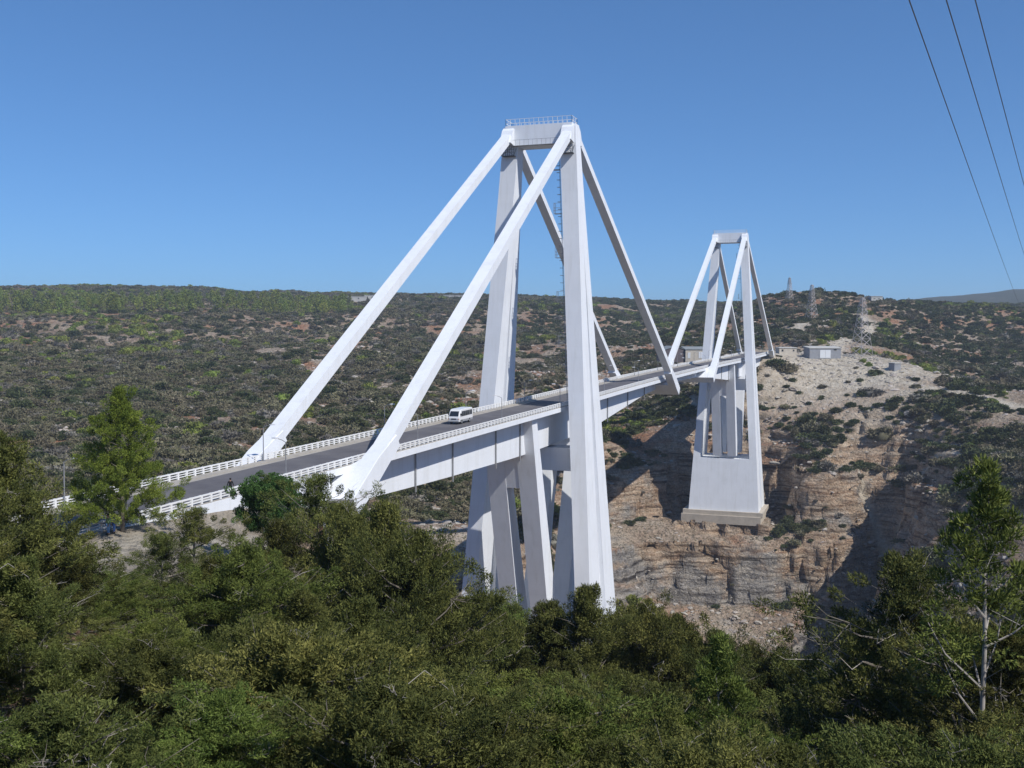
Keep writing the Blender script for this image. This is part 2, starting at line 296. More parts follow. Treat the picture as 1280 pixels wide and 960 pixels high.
# pale bare ground and tracks (distance to polylines, world metres)
def seg_d(x,y,pts):
    d=np.full(np.shape(x),1e9)
    for (ax,ay),(bx,by) in zip(pts[:-1],pts[1:]):
        vx,vy=bx-ax,by-ay; q=np.clip(((x-ax)*vx+(y-ay)*vy)/(vx*vx+vy*vy),0,1)
        d=np.minimum(d,np.hypot(x-ax-q*vx,y-ay-q*vy))
    return d
TRACKS=[([(440,-45),(486,-45),(520,-48),(548,-30),(575,-12),(610,-22),(625,-40)],7.0),([(585,-62),(625,-64),(660,-60),(690,-56)],7.0),
        ([(-175,-14),(-150,-12),(-135,-11),(-122,-12)],9.0),
        ([(300,-60),(280,-95),(250,-118),(225,-140)],1.6),
        ([(395,-60),(360,-100),(330,-130),(290,-160)],6.0)]
def bare(x,y):
    n=fbm(x,y,x*0,22,3,14)
    b=0
    for pts,wd in TRACKS: b=np.maximum(b,np.clip(1.3-seg_d(x,y,pts)/wd+n*.5,0,1))
    e=np.clip(1.55-np.sqrt(((x-405)/62)**2+((y+42)/60)**2)+n*.45,0,1)      # scraped plateau by the far abutment
    e2=np.clip(1.25-np.sqrt(((x-430)/40)**2+((y-22)/26)**2)+n*.4,0,1)
    return np.clip(np.maximum(b,np.maximum(e,e2)),0,1)
BARE=bare(GX,GY)
nxg,nyg=GX.shape
vs=np.stack([PX.ravel(),PY.ravel(),PZ.ravel()],1)
ii,jj=np.meshgrid(np.arange(nxg-1),np.arange(nyg-1),indexing='ij')
q=np.stack([ii*nyg+jj,(ii+1)*nyg+jj,(ii+1)*nyg+jj+1,ii*nyg+jj+1],-1).reshape(-1,4)
gm=bpy.data.meshes.new('ground')
gm.vertices.add(len(vs)); gm.vertices.foreach_set('co',vs.ravel().astype(np.float32))
gm.loops.add(q.size); gm.loops.foreach_set('vertex_index',q.ravel().astype(np.int32))
gm.polygons.add(len(q)); gm.polygons.foreach_set('loop_start',np.arange(0,q.size,4,dtype=np.int32)); gm.polygons.foreach_set('loop_total',np.full(len(q),4,dtype=np.int32))
gm.update(calc_edges=True)
at_=gm.attributes.new('bare','FLOAT','POINT'); at_.data.foreach_set('value',BARE.ravel().astype(np.float32))
at_=gm.attributes.new('rock','FLOAT','POINT'); at_.data.foreach_set('value',(np.clip((SL-.5)/.5,0,1)*np.clip((720-far)/60,0,1)).ravel().astype(np.float32))
at_=gm.attributes.new('wooded','FLOAT','POINT'); at_.data.foreach_set('value',np.clip((far-1450)/350,0,1).ravel().astype(np.float32))
gm.polygons.foreach_set('use_smooth',[True]*len(q))
ground=bpy.data.objects.new('ground',gm); COL.objects.link(ground); tag(ground,kind='structure')

def ground_mat():
    m=bpy.data.materials.new('limestone_hillside'); m.use_nodes=True; nt=m.node_tree; N=nt.nodes; L=nt.links; b=N['Principled BSDF']
    b.inputs['Roughness'].default_value=.95; b.inputs['Specular IOR Level'].default_value=.15
    tc=N.new('ShaderNodeTexCoord'); P=tc.outputs['Object']
    def noise(s,d=6,r=.6,vec=P,dist=0):
        n=N.new('ShaderNodeTexNoise'); n.inputs['Scale'].default_value=s; n.inputs['Detail'].default_value=d; n.inputs['Roughness'].default_value=r; n.inputs['Distortion'].default_value=dist; L.new(vec,n.inputs['Vector']); return n.outputs['Fac']
    def ramp(f,*st):
        r=N.new('ShaderNodeValToRGB'); e=r.color_ramp.elements
        while len(e)<len(st): e.new(.5)
        for k,(p,c) in enumerate(st): e[k].position=p; e[k].color=(*c,1) if len(c)==3 else c
        L.new(f,r.inputs['Fac']); return r.outputs['Color']
    def mix(f,a,bb,bt='MIX'):
        x=N.new('ShaderNodeMix'); x.data_type='RGBA'; x.blend_type=bt
        if isinstance(f,float): x.inputs[0].default_value=f
        else: L.new(f,x.inputs[0])
        L.new(a,x.inputs[6]); L.new(bb,x.inputs[7]); return x.outputs[2]
    soil=ramp(noise(.045,7,.62),(.30,(.27,.195,.14)),(.45,(.41,.315,.235)),(.60,(.49,.405,.315)),(.72,(.56,.49,.40)))
    red=ramp(noise(.018,5,.6),(.49,(0,0,0)),(.60,(1,1,1)))
    redc=ramp(noise(.3,4),(.3,(.36,.17,.095)),(.7,(.46,.28,.18)))
    c=mix(red,soil,redc)
    # stones and dry litter
    st=ramp(noise(.55,8,.75),(.40,(.55,.52,.48)),(.5,(1,1,1)),(.62,(1.25,1.22,1.18)))
    c=mix(.9,c,st,'MULTIPLY')
    # low dry scrub freckles
    sc=ramp(noise(.9,6,.8),(.52,(0,0,0)),(.58,(1,1,1)))
    scc=ramp(noise(.08,3),(.35,(.055,.060,.035)),(.65,(.12,.105,.06)))
    # rock faces: grey weathered skin over warm limestone, horizontal beds
    mp=N.new('ShaderNodeMapping'); mp.inputs['Scale'].default_value=(.25,.25,1.5); L.new(P,mp.inputs['Vector'])
    beds=noise(.35,8,.7,mp.outputs[0],.6)
    rc=ramp(beds,(.34,(.11,.10,.095)),(.43,(.25,.235,.22)),(.52,(.37,.345,.315)),(.64,(.52,.47,.40)))
    sz_=N.new('ShaderNodeSeparateXYZ'); L.new(P,sz_.inputs[0]); zg=N.new('ShaderNodeMapRange'); zg.inputs['From Min'].default_value=-98; zg.inputs['From Max'].default_value=-60; zg.inputs['To Min'].default_value=-.08; zg.inputs['To Max'].default_value=.16; L.new(sz_.outputs['Z'],zg.inputs['Value'])
    za=N.new('ShaderNodeMath'); L.new(noise(.04,5,.65),za.inputs[0]); L.new(zg.outputs[0],za.inputs[1])   # warm upper beds over grey lower beds
    wr=ramp(za.outputs[0],(.46,(0,0,0)),(.57,(1,1,1)))
    rcw=ramp(beds,(.34,(.22,.13,.08)),(.45,(.47,.335,.23)),(.60,(.62,.50,.375)))
    rockc=mix(wr,rc,rcw)
    spk=ramp(noise(1.1,9,.8),(.38,(.45,.45,.45)),(.5,(1,1,1)),(.65,(1.25,1.25,1.25)))
    rockc=mix(.85,rockc,spk,'MULTIPLY')
    def vor(sc_,vec):
        v=N.new('ShaderNodeTexVoronoi'); v.feature='DISTANCE_TO_EDGE'; v.inputs['Scale'].default_value=sc_; v.inputs['Randomness'].default_value=1; L.new(vec,v.inputs['Vector']); return v.outputs['Distance']
    mpl=N.new('ShaderNodeMapping'); mpl.inputs['Scale'].default_value=(.10,.10,2.2); L.new(P,mpl.inputs['Vector'])
    ledge=ramp(noise(.30,5,.55,mpl.outputs[0],.3),(.37,(.24,.22,.21)),(.43,(.80,.79,.78)),(.50,(1,1,1)),(.62,(1.15,1.13,1.10)))
    rockc=mix(.9,rockc,ledge,'MULTIPLY')
    wn_=N.new('ShaderNodeTexNoise'); wn_.inputs['Scale'].default_value=.35; wn_.inputs['Detail'].default_value=5; L.new(P,wn_.inputs['Vector'])
    wa=N.new('ShaderNodeMix'); wa.data_type='RGBA'; wa.blend_type='LINEAR_LIGHT'; wa.inputs[0].default_value=.0; wa.inputs[0].default_value=1.0
    sc2=N.new('ShaderNodeMapping'); sc2.inputs['Scale'].default_value=(.55,.55,1.7); L.new(P,sc2.inputs['Vector'])
    vadd=N.new('ShaderNodeVectorMath'); vadd.operation='MULTIPLY_ADD'; vadd.inputs[1].default_value=(9,9,6); L.new(wn_.outputs['Color'],vadd.inputs[0]); L.new(sc2.outputs[0],vadd.inputs[2])
    ck=vor(.16,vadd.outputs[0]); ck2=vor(.55,vadd.outputs[0])
    crk=ramp(ck,(0,(.45,.42,.40)),(.03,(.85,.84,.83)),(.08,(1,1,1))); crk2=ramp(ck2,(0,(.5,.48,.46)),(.06,(.9,.9,.9)),(.14,(1,1,1)))
    rockc=mix(.8,rockc,crk,'MULTIPLY'); rockc=mix(.45,rockc,crk2,'MULTIPLY')
    ar=N.new('ShaderNodeAttribute'); ar.attribute_name='rock'
    c=mix(sc,c,scc)
    # scrub freckles only partly
    c2=mix(ar.outputs['Fac'],c,rockc)
    ab=N.new('ShaderNodeAttribute'); ab.attribute_name='bare'
    pale=ramp(noise(.25,8,.7),(.35,(.45,.38,.28)),(.5,(.60,.53,.42)),(.65,(.70,.64,.54)))
    c3=mix(ab.outputs['Fac'],c2,pale)
    aw=N.new('ShaderNodeAttribute'); aw.attribute_name='wooded'
    wd_=ramp(noise(.02,8,.7),(.35,(.045,.055,.032)),(.6,(.075,.08,.045)),(.75,(.22,.19,.14)))
    c4=mix(aw.outputs['Fac'],c3,wd_)
    L.new(c4,b.inputs['Base Color'])
    mpb=N.new('ShaderNodeMapping'); mpb.inputs['Scale'].default_value=(1,1,2.2); L.new(P,mpb.inputs['Vector'])
    hb=noise(.45,12,.72,mpb.outputs[0],.4)
    bp=N.new('ShaderNodeBump'); bp.inputs['Strength'].default_value=1.0; bp.inputs['Distance'].default_value=2.2
    hm=N.new('ShaderNodeMath'); hm.operation='MULTIPLY_ADD'; hm.inputs[1].default_value=1.1; cl=N.new('ShaderNodeClamp'); cl.inputs['Max'].default_value=.25; L.new(ck,cl.inputs['Value']); L.new(cl.outputs[0],hm.inputs[0]); L.new(hb,hm.inputs[2]); L.new(hm.outputs[0],bp.inputs['Height'])
    L.new(bp.outputs[0],b.inputs['Normal'])
    return m
gm.materials.append(ground_mat())

# ------------------------------------------------------------------ bridge
bridge=empty('bridge',(0,0,-66))
tag(bridge,'white concrete cable-stayed road bridge with two portal pylons crossing the gorge','bridge')
BP=Vector((0,0,66))
def bb(mb,name,mats,parent=bridge,bev=None,smooth=False):
    """build a part given in world coordinates under the bridge (or under one of its parts)"""
    o=mb.build(name,mats,parent,smooth=smooth)
    o.location = BP if parent is bridge else (0,0,0)
    if bev: bevel(o,bev)
    return o
xs=[-106,-97,-90,-80,-70,-60,-50,-40,-30,-20,-10,0,10,20,30,40,50,60,70,80,90,100,110,115,128,141,154,167,175,185,195,205,215,225,235,245,255,265,275,282,290,300,310,320,330,340,350,360,370,380,388]
# deck slab
mb=MB(); prof=[(-6.5,-1.05),(-6.5,-1.95),(-3.9,-2.4),(3.9,-2.4),(6.5,-1.95),(6.5,-1.05)]
mb.loft([[(x,yc(x)+a,zr(x)+b) for a,b in prof] for x in xs]); bb(mb,'deck_slab',PAINT)
def gb(x):
    pts=[(-106,-6.9),(-91,-7.3),(-63,-8.4),(-23,-9.5),(25,-9.5),(37,-8.9),(60,-7.3),(90,-5.1),(113,-4.4),(128,-4.2),(141,-4.1),(154,-4.2),(168,-4.4),(190,-4.9),(217,-6.9),(245,-8.6),(258,-9.5),(305,-9.5),(345,-8.4),(373,-7.3),(388,-6.9)]
    return float(np.interp(x,[p[0] for p in pts],[p[1] for p in pts]))
for a,b_ in ((-104,114.6),(115.0,167.0),(167.4,386)):
    X=[a]+[x for x in xs if a<x<b_]+[b_]; mb=MB()
    mb.loft([[(x,yc(x)+s*3.35,zr(x)+(z if z else gb(x))) for s,z in ((-1,-2.1),(-1,0),(1,0),(1,-2.1))] for x in X])
    bb(mb,'box_girder',PAINT)
# road surface, kerbed pavements, lane line
rx=list(range(-330,-106,12))+xs+[400,416,432]
def strip(a0,a1,z0,z1,name,m_,X=rx,par=bridge):
    mb=MB(); mb.loft([[(x,yc(x)+a0,zr(x)+z0),(x,yc(x)+a0,zr(x)+z1),(x,yc(x)+a1,zr(x)+z1),(x,yc(x)+a1,zr(x)+z0)] for x in X]); return bb(mb,name,m_,par)
road=strip(-5.0,5.0,-1.20,-1.03,'road',ASPH,par=None); road.location=(0,0,0); tag(road,kind='structure')
pv=strip(5.0,6.35,-1.3,-.88,'pavement',KERB,par=None); pv.location=(0,0,0); tag(pv,kind='structure')
pv=strip(-6.35,-5.0,-1.3,-.88,'pavement',KERB,par=None); pv.location=(0,0,0); tag(pv,kind='structure')
# dusty verge bands beside the kerbs
for s in (-1,1):
    mb=MB(); X=list(range(-330,-106,12))+xs
    vs_=[];fs_=[]
    for x in X: vs_+= [(x,yc(x)+s*4.25,zr(x)-1.0262),(x,yc(x)+s*4.995,zr(x)-1.0262)]
    for i in range(len(X)-1): fs_.append((2*i,2*i+1,2*i+3,2*i+2))
    mb.add(vs_,fs_); o=mb.build('road_edge_dust',KERB); tag(o,kind='structure')
# railings: long rails plus posts
posts=[]
for side in (-1,1):
    X0,X1=((-142.0,388) if side>0 else (-150.0,388))
    mb=MB(); X=[X0]+[x for x in list(range(-140,-106,8))+xs if X0<x<X1]+[X1]
    for zz,hh in ((-.08,.15),(-.39,.075),(-.66,.075)):
        mb.loft([[(x,yc(x)+side*6.28+dy,zr(x)+zz+dz) for dy,dz in ((-.09,hh/2),(.09,hh/2),(.09,-hh/2),(-.09,-hh/2))] for x in X])
    rl=bb(mb,'railing',RAILM)
    tag(rl,label='left-hand' if False else None)
    x=X0
    while x<X1:
        posts.append((x,side,rl)); x+=1.62
pm=MB().box(-.13,.13,-.125,.125,-.92,.012).mesh('post',RAILM)
posts.sort(key=lambda t:(Vector((t[0],t[1]*6.3,0))-CAM).length)
for x,side,rl in posts[:300]: place(pm,'post',rl,(x,yc(x)+side*6.28,zr(x)))
for side in (-1,1):
    mb=MB()
    for x,s_,rl in posts[300:]:
        if s_==side: mb.box(x-.13,x+.13,yc(x)+side*6.28-.125,yc(x)+side*6.28+.125,zr(x)-.92,zr(x)+.012); R_=rl
    o=mb.build('posts',RAILM,R_); tag(o,kind='stuff')
# drain pipes
for px_,pc in ((0,0),(282,282)):
    for dx in (-74,-59,-38,-24,24,45,67,88):
        x=px_+dx if px_==0 else px_-dx*1.0
        if x<-100 or x>384: continue
        for s in (-1,1):
            mb=MB(); y=yc(x)+s*3.55; mb.tube([(x,y,zr(x)-1.9),(x,y,zr(x)+gb(x)-.9)],.15,6); bb(mb,'drain_pipe',STEEL)
# pylons
def wz(z): return max(6.6-.09*z,1.5)
def yo(z): return 11.94-.0626*z
def yi(z): return 8.49-.0664*z
def pylon(px,dz,ztop,zbot,hasblock,dzb):
    py=yc(px)
    for s in (-1,1):
        mb=MB(); secs=[]
        for z in (zbot,-52,-43.4,-30,-10,10,25,33,45,ztop):
            W=wz(z); g=max(0.02,(33-z)*.055)/2; o_,i_=yo(z),yi(z); d=1.0 if z<33 else .02
            pts=[(-W,o_),(-g,o_),(-g,o_-d),(g,o_-d),(g,o_),(W,o_),(W,i_),(g,i_),(g,i_+d),(-g,i_+d),(-g,i_),(-W,i_)]
            secs.append([(px+a,py+s*b,z) for a,b in pts])
        mb.loft(secs); bb(mb,'pylon_leg',PAINT)
    # transverse beam below the deck
    mb=MB(); zt=-10.2+dz; zb=-15.2+dz
    mb.loft([[(px+a,py-yi(z)-.02,z) for a,z in ((-3,zt),(3,zt),(3,zb),(-3,zb))],[(px+a,py+yi(z)+.02,z) for a,z in ((-3,zt),(3,zt),(3,zb),(-3,zb))]]); bb(mb,'cross_beam',PAINT)
    # top beam
    mb=MB(); zb=ztop-4.5
    mb.box(px-2.2,px+2.2,py-7.62,py+7.62,zb,ztop+.12); bb(mb,'top_beam',PAINT)
    # saddle blocks where the stays leave the top beam
    for s in (-1,1):
        for sx in (-1,1):
            mb=MB(); q=[(2.0,ztop-.3),(3.0,ztop-1.0),(4.6,ztop-3.9),(2.0,ztop-4.3)]
            mb.loft([[(px+sx*a,py+s*5.55,z) for a,z in q],[(px+sx*a,py+s*8.1,z) for a,z in q]]); bb(mb,'stay_saddle',PAINT)
    # railing on top, catwalk and cages
    tr=MB()
    def rl(a,b,n):
        a=Vector(a);b=Vector(b)
        for h in (.55,1.45): tr.bar(a+Vector((0,0,h)),b+Vector((0,0,h)),.07,.07)
        for k in range(n+1):
            p_=a.lerp(b,k/n); tr.bar(p_,p_+Vector((0,0,1.5)),.07,.07)
    zt=ztop+.12
    for x in (px-2.1,px+2.1): rl((x,py-7.55,zt),(x,py+7.55,zt),14)
    for y in (py-7.55,py+7.55): rl((px-2.1,y,zt),(px+2.1,y,zt),3)
    bb(tr,'top_railing',RAILM)
    tr=MB(); zc=zb+.15
    for k in range(13):
        y=py-6+k*1.0; tr.bar((px-3.0,y,zc),(px-3.0,y,zc+1.2),.05,.05)
    tr.bar((px-3.0,py-6,zc+1.2),(px-3.0,py+6,zc+1.2),.06,.06)
    tr.box(px-3.05,px-2.2,py-6,py+6,zc-.08,zc); bb(tr,'catwalk',STEEL)
    for s in (-1,1):
        tr=MB(); y0,y1=sorted((py+s*5.2,py+s*8.1)); x0,x1=px-3.4,px-1.6; z0,z1=zb-2.0,zb
        tr.box(x0,x1,y0,y1,z0-.06,z0)
        for yy in np.linspace(y0,y1,7): tr.bar((x0,yy,z0),(x0,yy,z1),.07,.07)
        for zz in (z0+.7,z0+1.3): tr.bar((x0,y0,zz),(x0,y1,zz),.06,.06)
        tr.bar((x0,y0,z0),(x0,y1,z1),.06,.06); tr.bar((x0,y1,z0),(x0,y0,z1),.06,.06)
        for yy in (y0,y1): tr.bar((x0,yy,z0),(x1,yy,z1),.07,.07)
        bb(tr,'inspection_cage',DARKST)
    # ladder up the inner face of the right leg
    tr=MB()
    def lp(z,dy=0,dx=0): return (px-wz(z)+.7+dx, py-yi(z)+.45+dy, z)
    for dx in (-.3,.3): tr.bar(lp(zr(px)+.5,0,dx),lp(zb-.5,0,dx),.07,.07)
    z=zr(px)+1
    while z<zb-1:
        tr.bar(lp(z,0,-.3),lp(z,0,.3),.05,.05); z+=.8
        c=lp(z); 
        if int(z/.8)%2==0: tr.loft([[ (c[0]+.42*math.cos(t),c[1]+.35+.42*math.sin(t),c[2]+h) for t in [k*math.pi/4 for k in range(8)]] for h in (0,.08)],cap=False)
    z=12
    while z<zb-5:
        c=lp(z); tr.box(c[0]-.7,c[0]+.7,c[1],c[1]+1.5,z-.08,z)
        for h in (.6,1.2,2.2): 
            tr.bar((c[0]-.7,c[1]+1.5,z+h),(c[0]+.7,c[1]+1.5,z+h),.06,.06); tr.bar((c[0]-.7,c[1],z+h),(c[0]-.7,c[1]+1.5,z+h),.06,.06)
        for xx in (-.7,0,.7): tr.bar((c[0]+xx,c[1]+1.5,z),(c[0]+xx,c[1]+1.5,z+2.2),.06,.06)
        z+=9.6
    bb(tr,'ladder',STEEL)
    # raking struts below the deck
    for sx in (-1,1):
        e=.0 if sx<0 else .012
        for s in (-1,1):
            mb=MB(); secs=[]
            for z in (zbot if not hasblock else -43.5,-30,-15,-9,-2.35):
                xf=22.9+.273*z; xb=19.78+.3417*z; zz=z+dz*((z+70)/68.0)
                secs.append([(px+sx*xf,py+s*(1.45+e),zz),(px+sx*xf,py+s*(5.35+e),zz),(px+sx*xb,py+s*(5.35+e),zz),(px+sx*xb,py+s*(1.45+e),zz)])
            mb.loft(secs); bb(mb,'raking_strut',PAINT)
        mb=MB(); secs=[]
        for z in (-17.2,-9.0):
            xf=22.8+.273*z; xb=19.9+.3417*z; zz=z+dz
            secs.append([(px+sx*xf,py-1.44,zz),(px+sx*xf,py+1.44,zz),(px+sx*xb,py+1.44,zz),(px+sx*xb,py-1.44,zz)])
        mb.loft(secs); bb(mb,'strut_tie',PAINT)
    # solid lower wall between the legs, footing
    zt=-43.4 if hasblock else -52
    mb=MB(); mb.loft([[(px-wz(z),py-yi(z)-.01,z),(px+wz(z),py-yi(z)-.01,z),(px+wz(z),py+yi(z)+.01,z),(px-wz(z),py+yi(z)+.01,z)] for z in (zbot,zt)])
    bb(mb,'base_wall',PAINT)
    mb=MB(); mb.box(px-14.2,px+14.2,py-18.2,py+18.6,zbot-1.9,zbot-.01); bb(mb,'footing',RAW)
    mb=MB(); mb.box(px-15.4,px+15.0,py-17.4,py+19.2,zbot-5.8,zbot-1.91); bb(mb,'footing',RAW)
    # stays and their anchorages
    for sx in (-1,1):
        for s in (-1,1):
            k=101/97.5 if sx>0 else 1.0
            def P(x,z,y): 
                xx=px+sx*x*k; return (xx, yc(xx)+s*y, zr(xx)+z)
            # stay: rectangular beam from saddle to anchorage
            xt=px+sx*2.6; top=Vector((xt,py+s*6.85,ztop-2.3)); bot=Vector(P(97.2,-.05,8.82))
            d=(bot-top).normalized(); hv=Vector((0,0,1)).cross(d).normalized(); vv=d.cross(hv)
            if vv.z<0: vv=-vv; hv=-hv
            secs=[]
            for t,ww,tt_ in ((0,1.95,1.55),(1,2.1,1.75)):
                c=top.lerp(bot,t); secs.append([c+hv*ww/2+vv*tt_/2,c-hv*ww/2+vv*tt_/2,c-hv*ww/2-vv*tt_/2,c+hv*ww/2-vv*tt_/2])
            mb=MB(); mb.loft(secs); bb(mb,'stay',PAINT)
            W_=[(106.6,-4.4),(105.0,-6.5),(102.0,-4.9),(96.3,-1.25),(93.0,.8),(94.0,2.4),(99.2,.12),(99.7,-.15)]
            mb=MB(); mb.loft([[P(x,z,7.62) for x,z in W_],[P(x,z,9.98) for x,z in W_]]); bb(mb,'anchor_block',PAINT,bev=.05)
            # flared haunch tying the block to the beam under the deck
            mb=MB(); mb.loft([[P(99.9,-.3,7.61),P(99.9,-.32,7.6),P(100.4,-1.6,7.6),P(100.4,-1.62,7.61)],[P(106.45,-4.42,7.61),P(106.45,-4.42,1.5),P(105.4,-6.0,1.5),P(105.4,-6.0,7.61)]]); bb(mb,'anchor_haunch',PAINT)
        C_=[(106.5,-4.45),(104.95,-6.45),(102.0,-4.85),(99.4,-3.1),(100.4,-2.3),(103.1,-2.42)]
        def Pc(x,z,y): xx=px+sx*x*k; return (xx,yc(xx)+y,zr(xx)+z)
        mb=MB(); mb.loft([[Pc(x,z,-7.6) for x,z in C_],[Pc(x,z,7.6) for x,z in C_]]); bb(mb,'anchor_beam',PAINT)
pylon(0,0,60.2,-66,False,0)
pylon(282,3.5,62.0,-67.7,True,0)
# abutments with long side walls
def abut(x0,x1,name='abutment'):
    mb=MB()
    for s in (-1,1):
        y0,y1=sorted((s*5.7,s*6.42)); n=8
        X=[x0+(x1-x0)*i/n for i in range(n+1)]
        lo=(lambda x: zr(x)-3.5-max(0,(x+150))*.36) if x0<0 else (lambda x: zr(x)-13)
        mb.loft([[(x,yc(x)+y0,zr(x)-1.0),(x,yc(x)+y1,zr(x)-1.0),(x,yc(x)+y1,lo(x)),(x,yc(x)+y0,lo(x))] for x in X])
    if x0<0: mb.box(-110,-106.05,-5.69,5.69,-26,-2.75)
    else: mb.box(386.2,390,yc(388)-5.69,yc(388)+5.69,-14,zr(388)-1.3)
    bb(mb,name,PAINT)
abut(-160,-106.02); abut(388.02,404)

# ------------------------------------------------------------------ street lamps on the bridge
def lamp_proto():
    t=empty('street_lamp')
    MB().tube([(0,0,0),(0,0,1.2),(0,0,4.5)],[.085,.07,.05],8).build('pole',STEEL,t)
    MB().tube([(0,0,4.45),(0,-.5,4.72),(0,-1.1,4.85)],[.045,.04,.035],6).build('arm',STEEL,t)
    h=MB(); h.loft([[(-.12,-1.0,4.82),(.12,-1.0,4.82),(.10,-1.0,4.93),(-.10,-1.0,4.93)],[(-.19,-1.35,4.80),(.19,-1.35,4.80),(.15,-1.35,4.99),(-.15,-1.35,4.99)],[(-.15,-1.85,4.84),(.15,-1.85,4.84),(.11,-1.85,4.96),(-.11,-1.85,4.96)]])
    h.build('lamp_head',BUSW,t)
    MB().box(-.18,.18,-.18,.18,0,.12).build('base_plate',STEEL,t)
    return t
lp=lamp_proto(); first=True
L_=[(-137.8+36.1*k,1) for k in range(0,15)]+[(-115.5+37.0*k,-1) for k in range(0,14)]
lamp_names={(-1,0):'street lamp nearest the camera on the right railing, above the green bush',
 (-1,1):'street lamp on the right railing, rising left of the near stay',(-1,2):'street lamp on the right railing just past the white minibus',
 (1,0):'street lamp at the far left by the roadside pine',(1,1):'street lamp beside the foot of the leftmost stay',(1,2):'street lamp on the left railing between the two near stays',
 (1,3):'street lamp on the left railing directly behind the minibus'}
cnt={1:0,-1:0}
for x,s in L_:
    o=lp if first else copy_tree(lp); first=False
    o.location=(x,yc(x)+s*5.95,zr(x)-.88); o.rotation_euler=(0,0,0 if s>0 else math.pi)
    k=cnt[s]; cnt[s]+=1
    od=['first','second','third','fourth','fifth','sixth','seventh','eighth','ninth','tenth','eleventh','twelfth']
    lab=lamp_names.get((s,k)) or '%s street lamp past the minibus along the %s railing'%(od[k-(4 if s>0 else 3)],'left' if s>0 else 'right')
    tag(o,lab,'street lamp','street lamps along the bridge railings')

# ------------------------------------------------------------------ white minibus
bus=empty('minibus',(-47.0,1.3,zr(-44)-1.03)); bus.rotation_euler=(0,-.0125,0.012)
tag(bus,'white minibus with dark windows driving along the bridge deck','minibus')
def bprof(inset,zs):  # side outline x,z (front at -x)
    return [(0.05,.45),(0,.75),(.02,1.15),(.12,1.45),(.75,2.35),(1.0,2.58),(1.5,2.68),(6.6,2.68),(6.85,2.5),(6.98,1.4),(6.95,.45)]
b=MB(); b.loft([[(x,y,z) for x,z in bprof(0,0)] if abs(y)<1.0 else [(3.5+(x-3.5)*.985,y,.45+(z-.45)*.975) for x,z in bprof(0,0)] for y in (-1.05,-.98,.98,1.05)])
bevel(b.build('body',BUSW,bus),.06,2)
for s in (-1,1):
    for a,c in ((1.15,1.95),(2.05,3.1),(3.2,4.25),(4.35,5.4),(5.5,6.6)):
        w_=MB(); lo=1.38; w_.add([(a if a>1.2 else 1.0,s*1.062,lo),(c,s*1.062,lo),(c,s*1.062,2.3),(a+(.28 if a<1.2 else 0),s*1.062,2.3)],[(0,1,2,3)]); o=w_.build('side_window',GLASS,bus); o.modifiers.new('s','SOLIDIFY').thickness=.02
    b=MB(); b.box(.5,6.8,s*1.056-.012,s*1.056+.012,.42,.78); b.build('skirt',BUSG,bus)
    b=MB(); b.box(.55,.72,s*1.2-.08,s*1.2+.08,1.6,1.95); b.bar((.75,s*1.0,1.7),(.64,s*1.2,1.75),.04,.04); b.build('mirror',RUBBER,bus)
    b=MB(); b.box(-.02,.06,s*.75-.17,s*.75+.17,.85,1.05); b.build('headlight',LAMPG,bus)
    b=MB(); b.box(-.015,.06,s*.97-.05,s*.97+.05,.85,1.05); b.build('indicator',ORANGE,bus)
b=MB(); b.add([(.115,-.88,1.47),(.115,.88,1.47),(.70,.80,2.30),(.70,-.80,2.30)],[(0,1,2,3)]); o=b.build('windscreen',GLASS,bus); o.location=(-.025,0,.02); o.modifiers.new('s','SOLIDIFY').thickness=.02
b=MB(); b.box(-.06,.12,-1.0,1.0,.42,.66); bevel(b.build('bumper',BUSG,bus),.03)
b=MB(); b.box(-.03,.06,-.5,.5,.86,1.06); b.build('grille',RUBBER,bus)
for x in (1.35,5.3):
    for s in (-1,1):
        t=MB(); t.tube([(x,s*.82,.40),(x,s*1.07,.40)],.40,18); w_=t.build('wheel',RUBBER,bus)
        t=MB(); t.tube([(x,s*1.06,.40),(x,s*1.085,.40)],.22,14); t.build('rim',BUSG,w_)

# ------------------------------------------------------------------ people
def skin_obj(name, chains, m_, parent, lv=1):
    """chains: (list of (pos,rad), parent vertex index or None); one continuous skinned surface"""
    vs_=[];es=[];rs=[]
    for pts,root in chains:
        prev=root
        for p_,r in pts:
            vs_.append(p_); rs.append(r)
            if prev is not None: es.append((prev,len(vs_)-1))
            prev=len(vs_)-1
    me=bpy.data.meshes.new(name); me.from_pydata(vs_,es,[]); me.materials.append(m_)
    o=bpy.data.objects.new(name,me); COL.objects.link(o); o.parent=parent
    o.modifiers.new('skin','SKIN'); 
    for k,r in enumerate(rs):
        v=me.skin_vertices[0].data[k]; v.radius=(r,r) if not hasattr(r,'__len__') else r
    me.skin_vertices[0].data[0].use_root=True
    sb=o.modifiers.new('sub','SUBSURF'); sb.levels=lv; sb.render_levels=lv
    return o
SKIN=mat('skin',(.30,.17,.11),.6); HAIR=mat('dark_hair',(.02,.016,.013),.7)
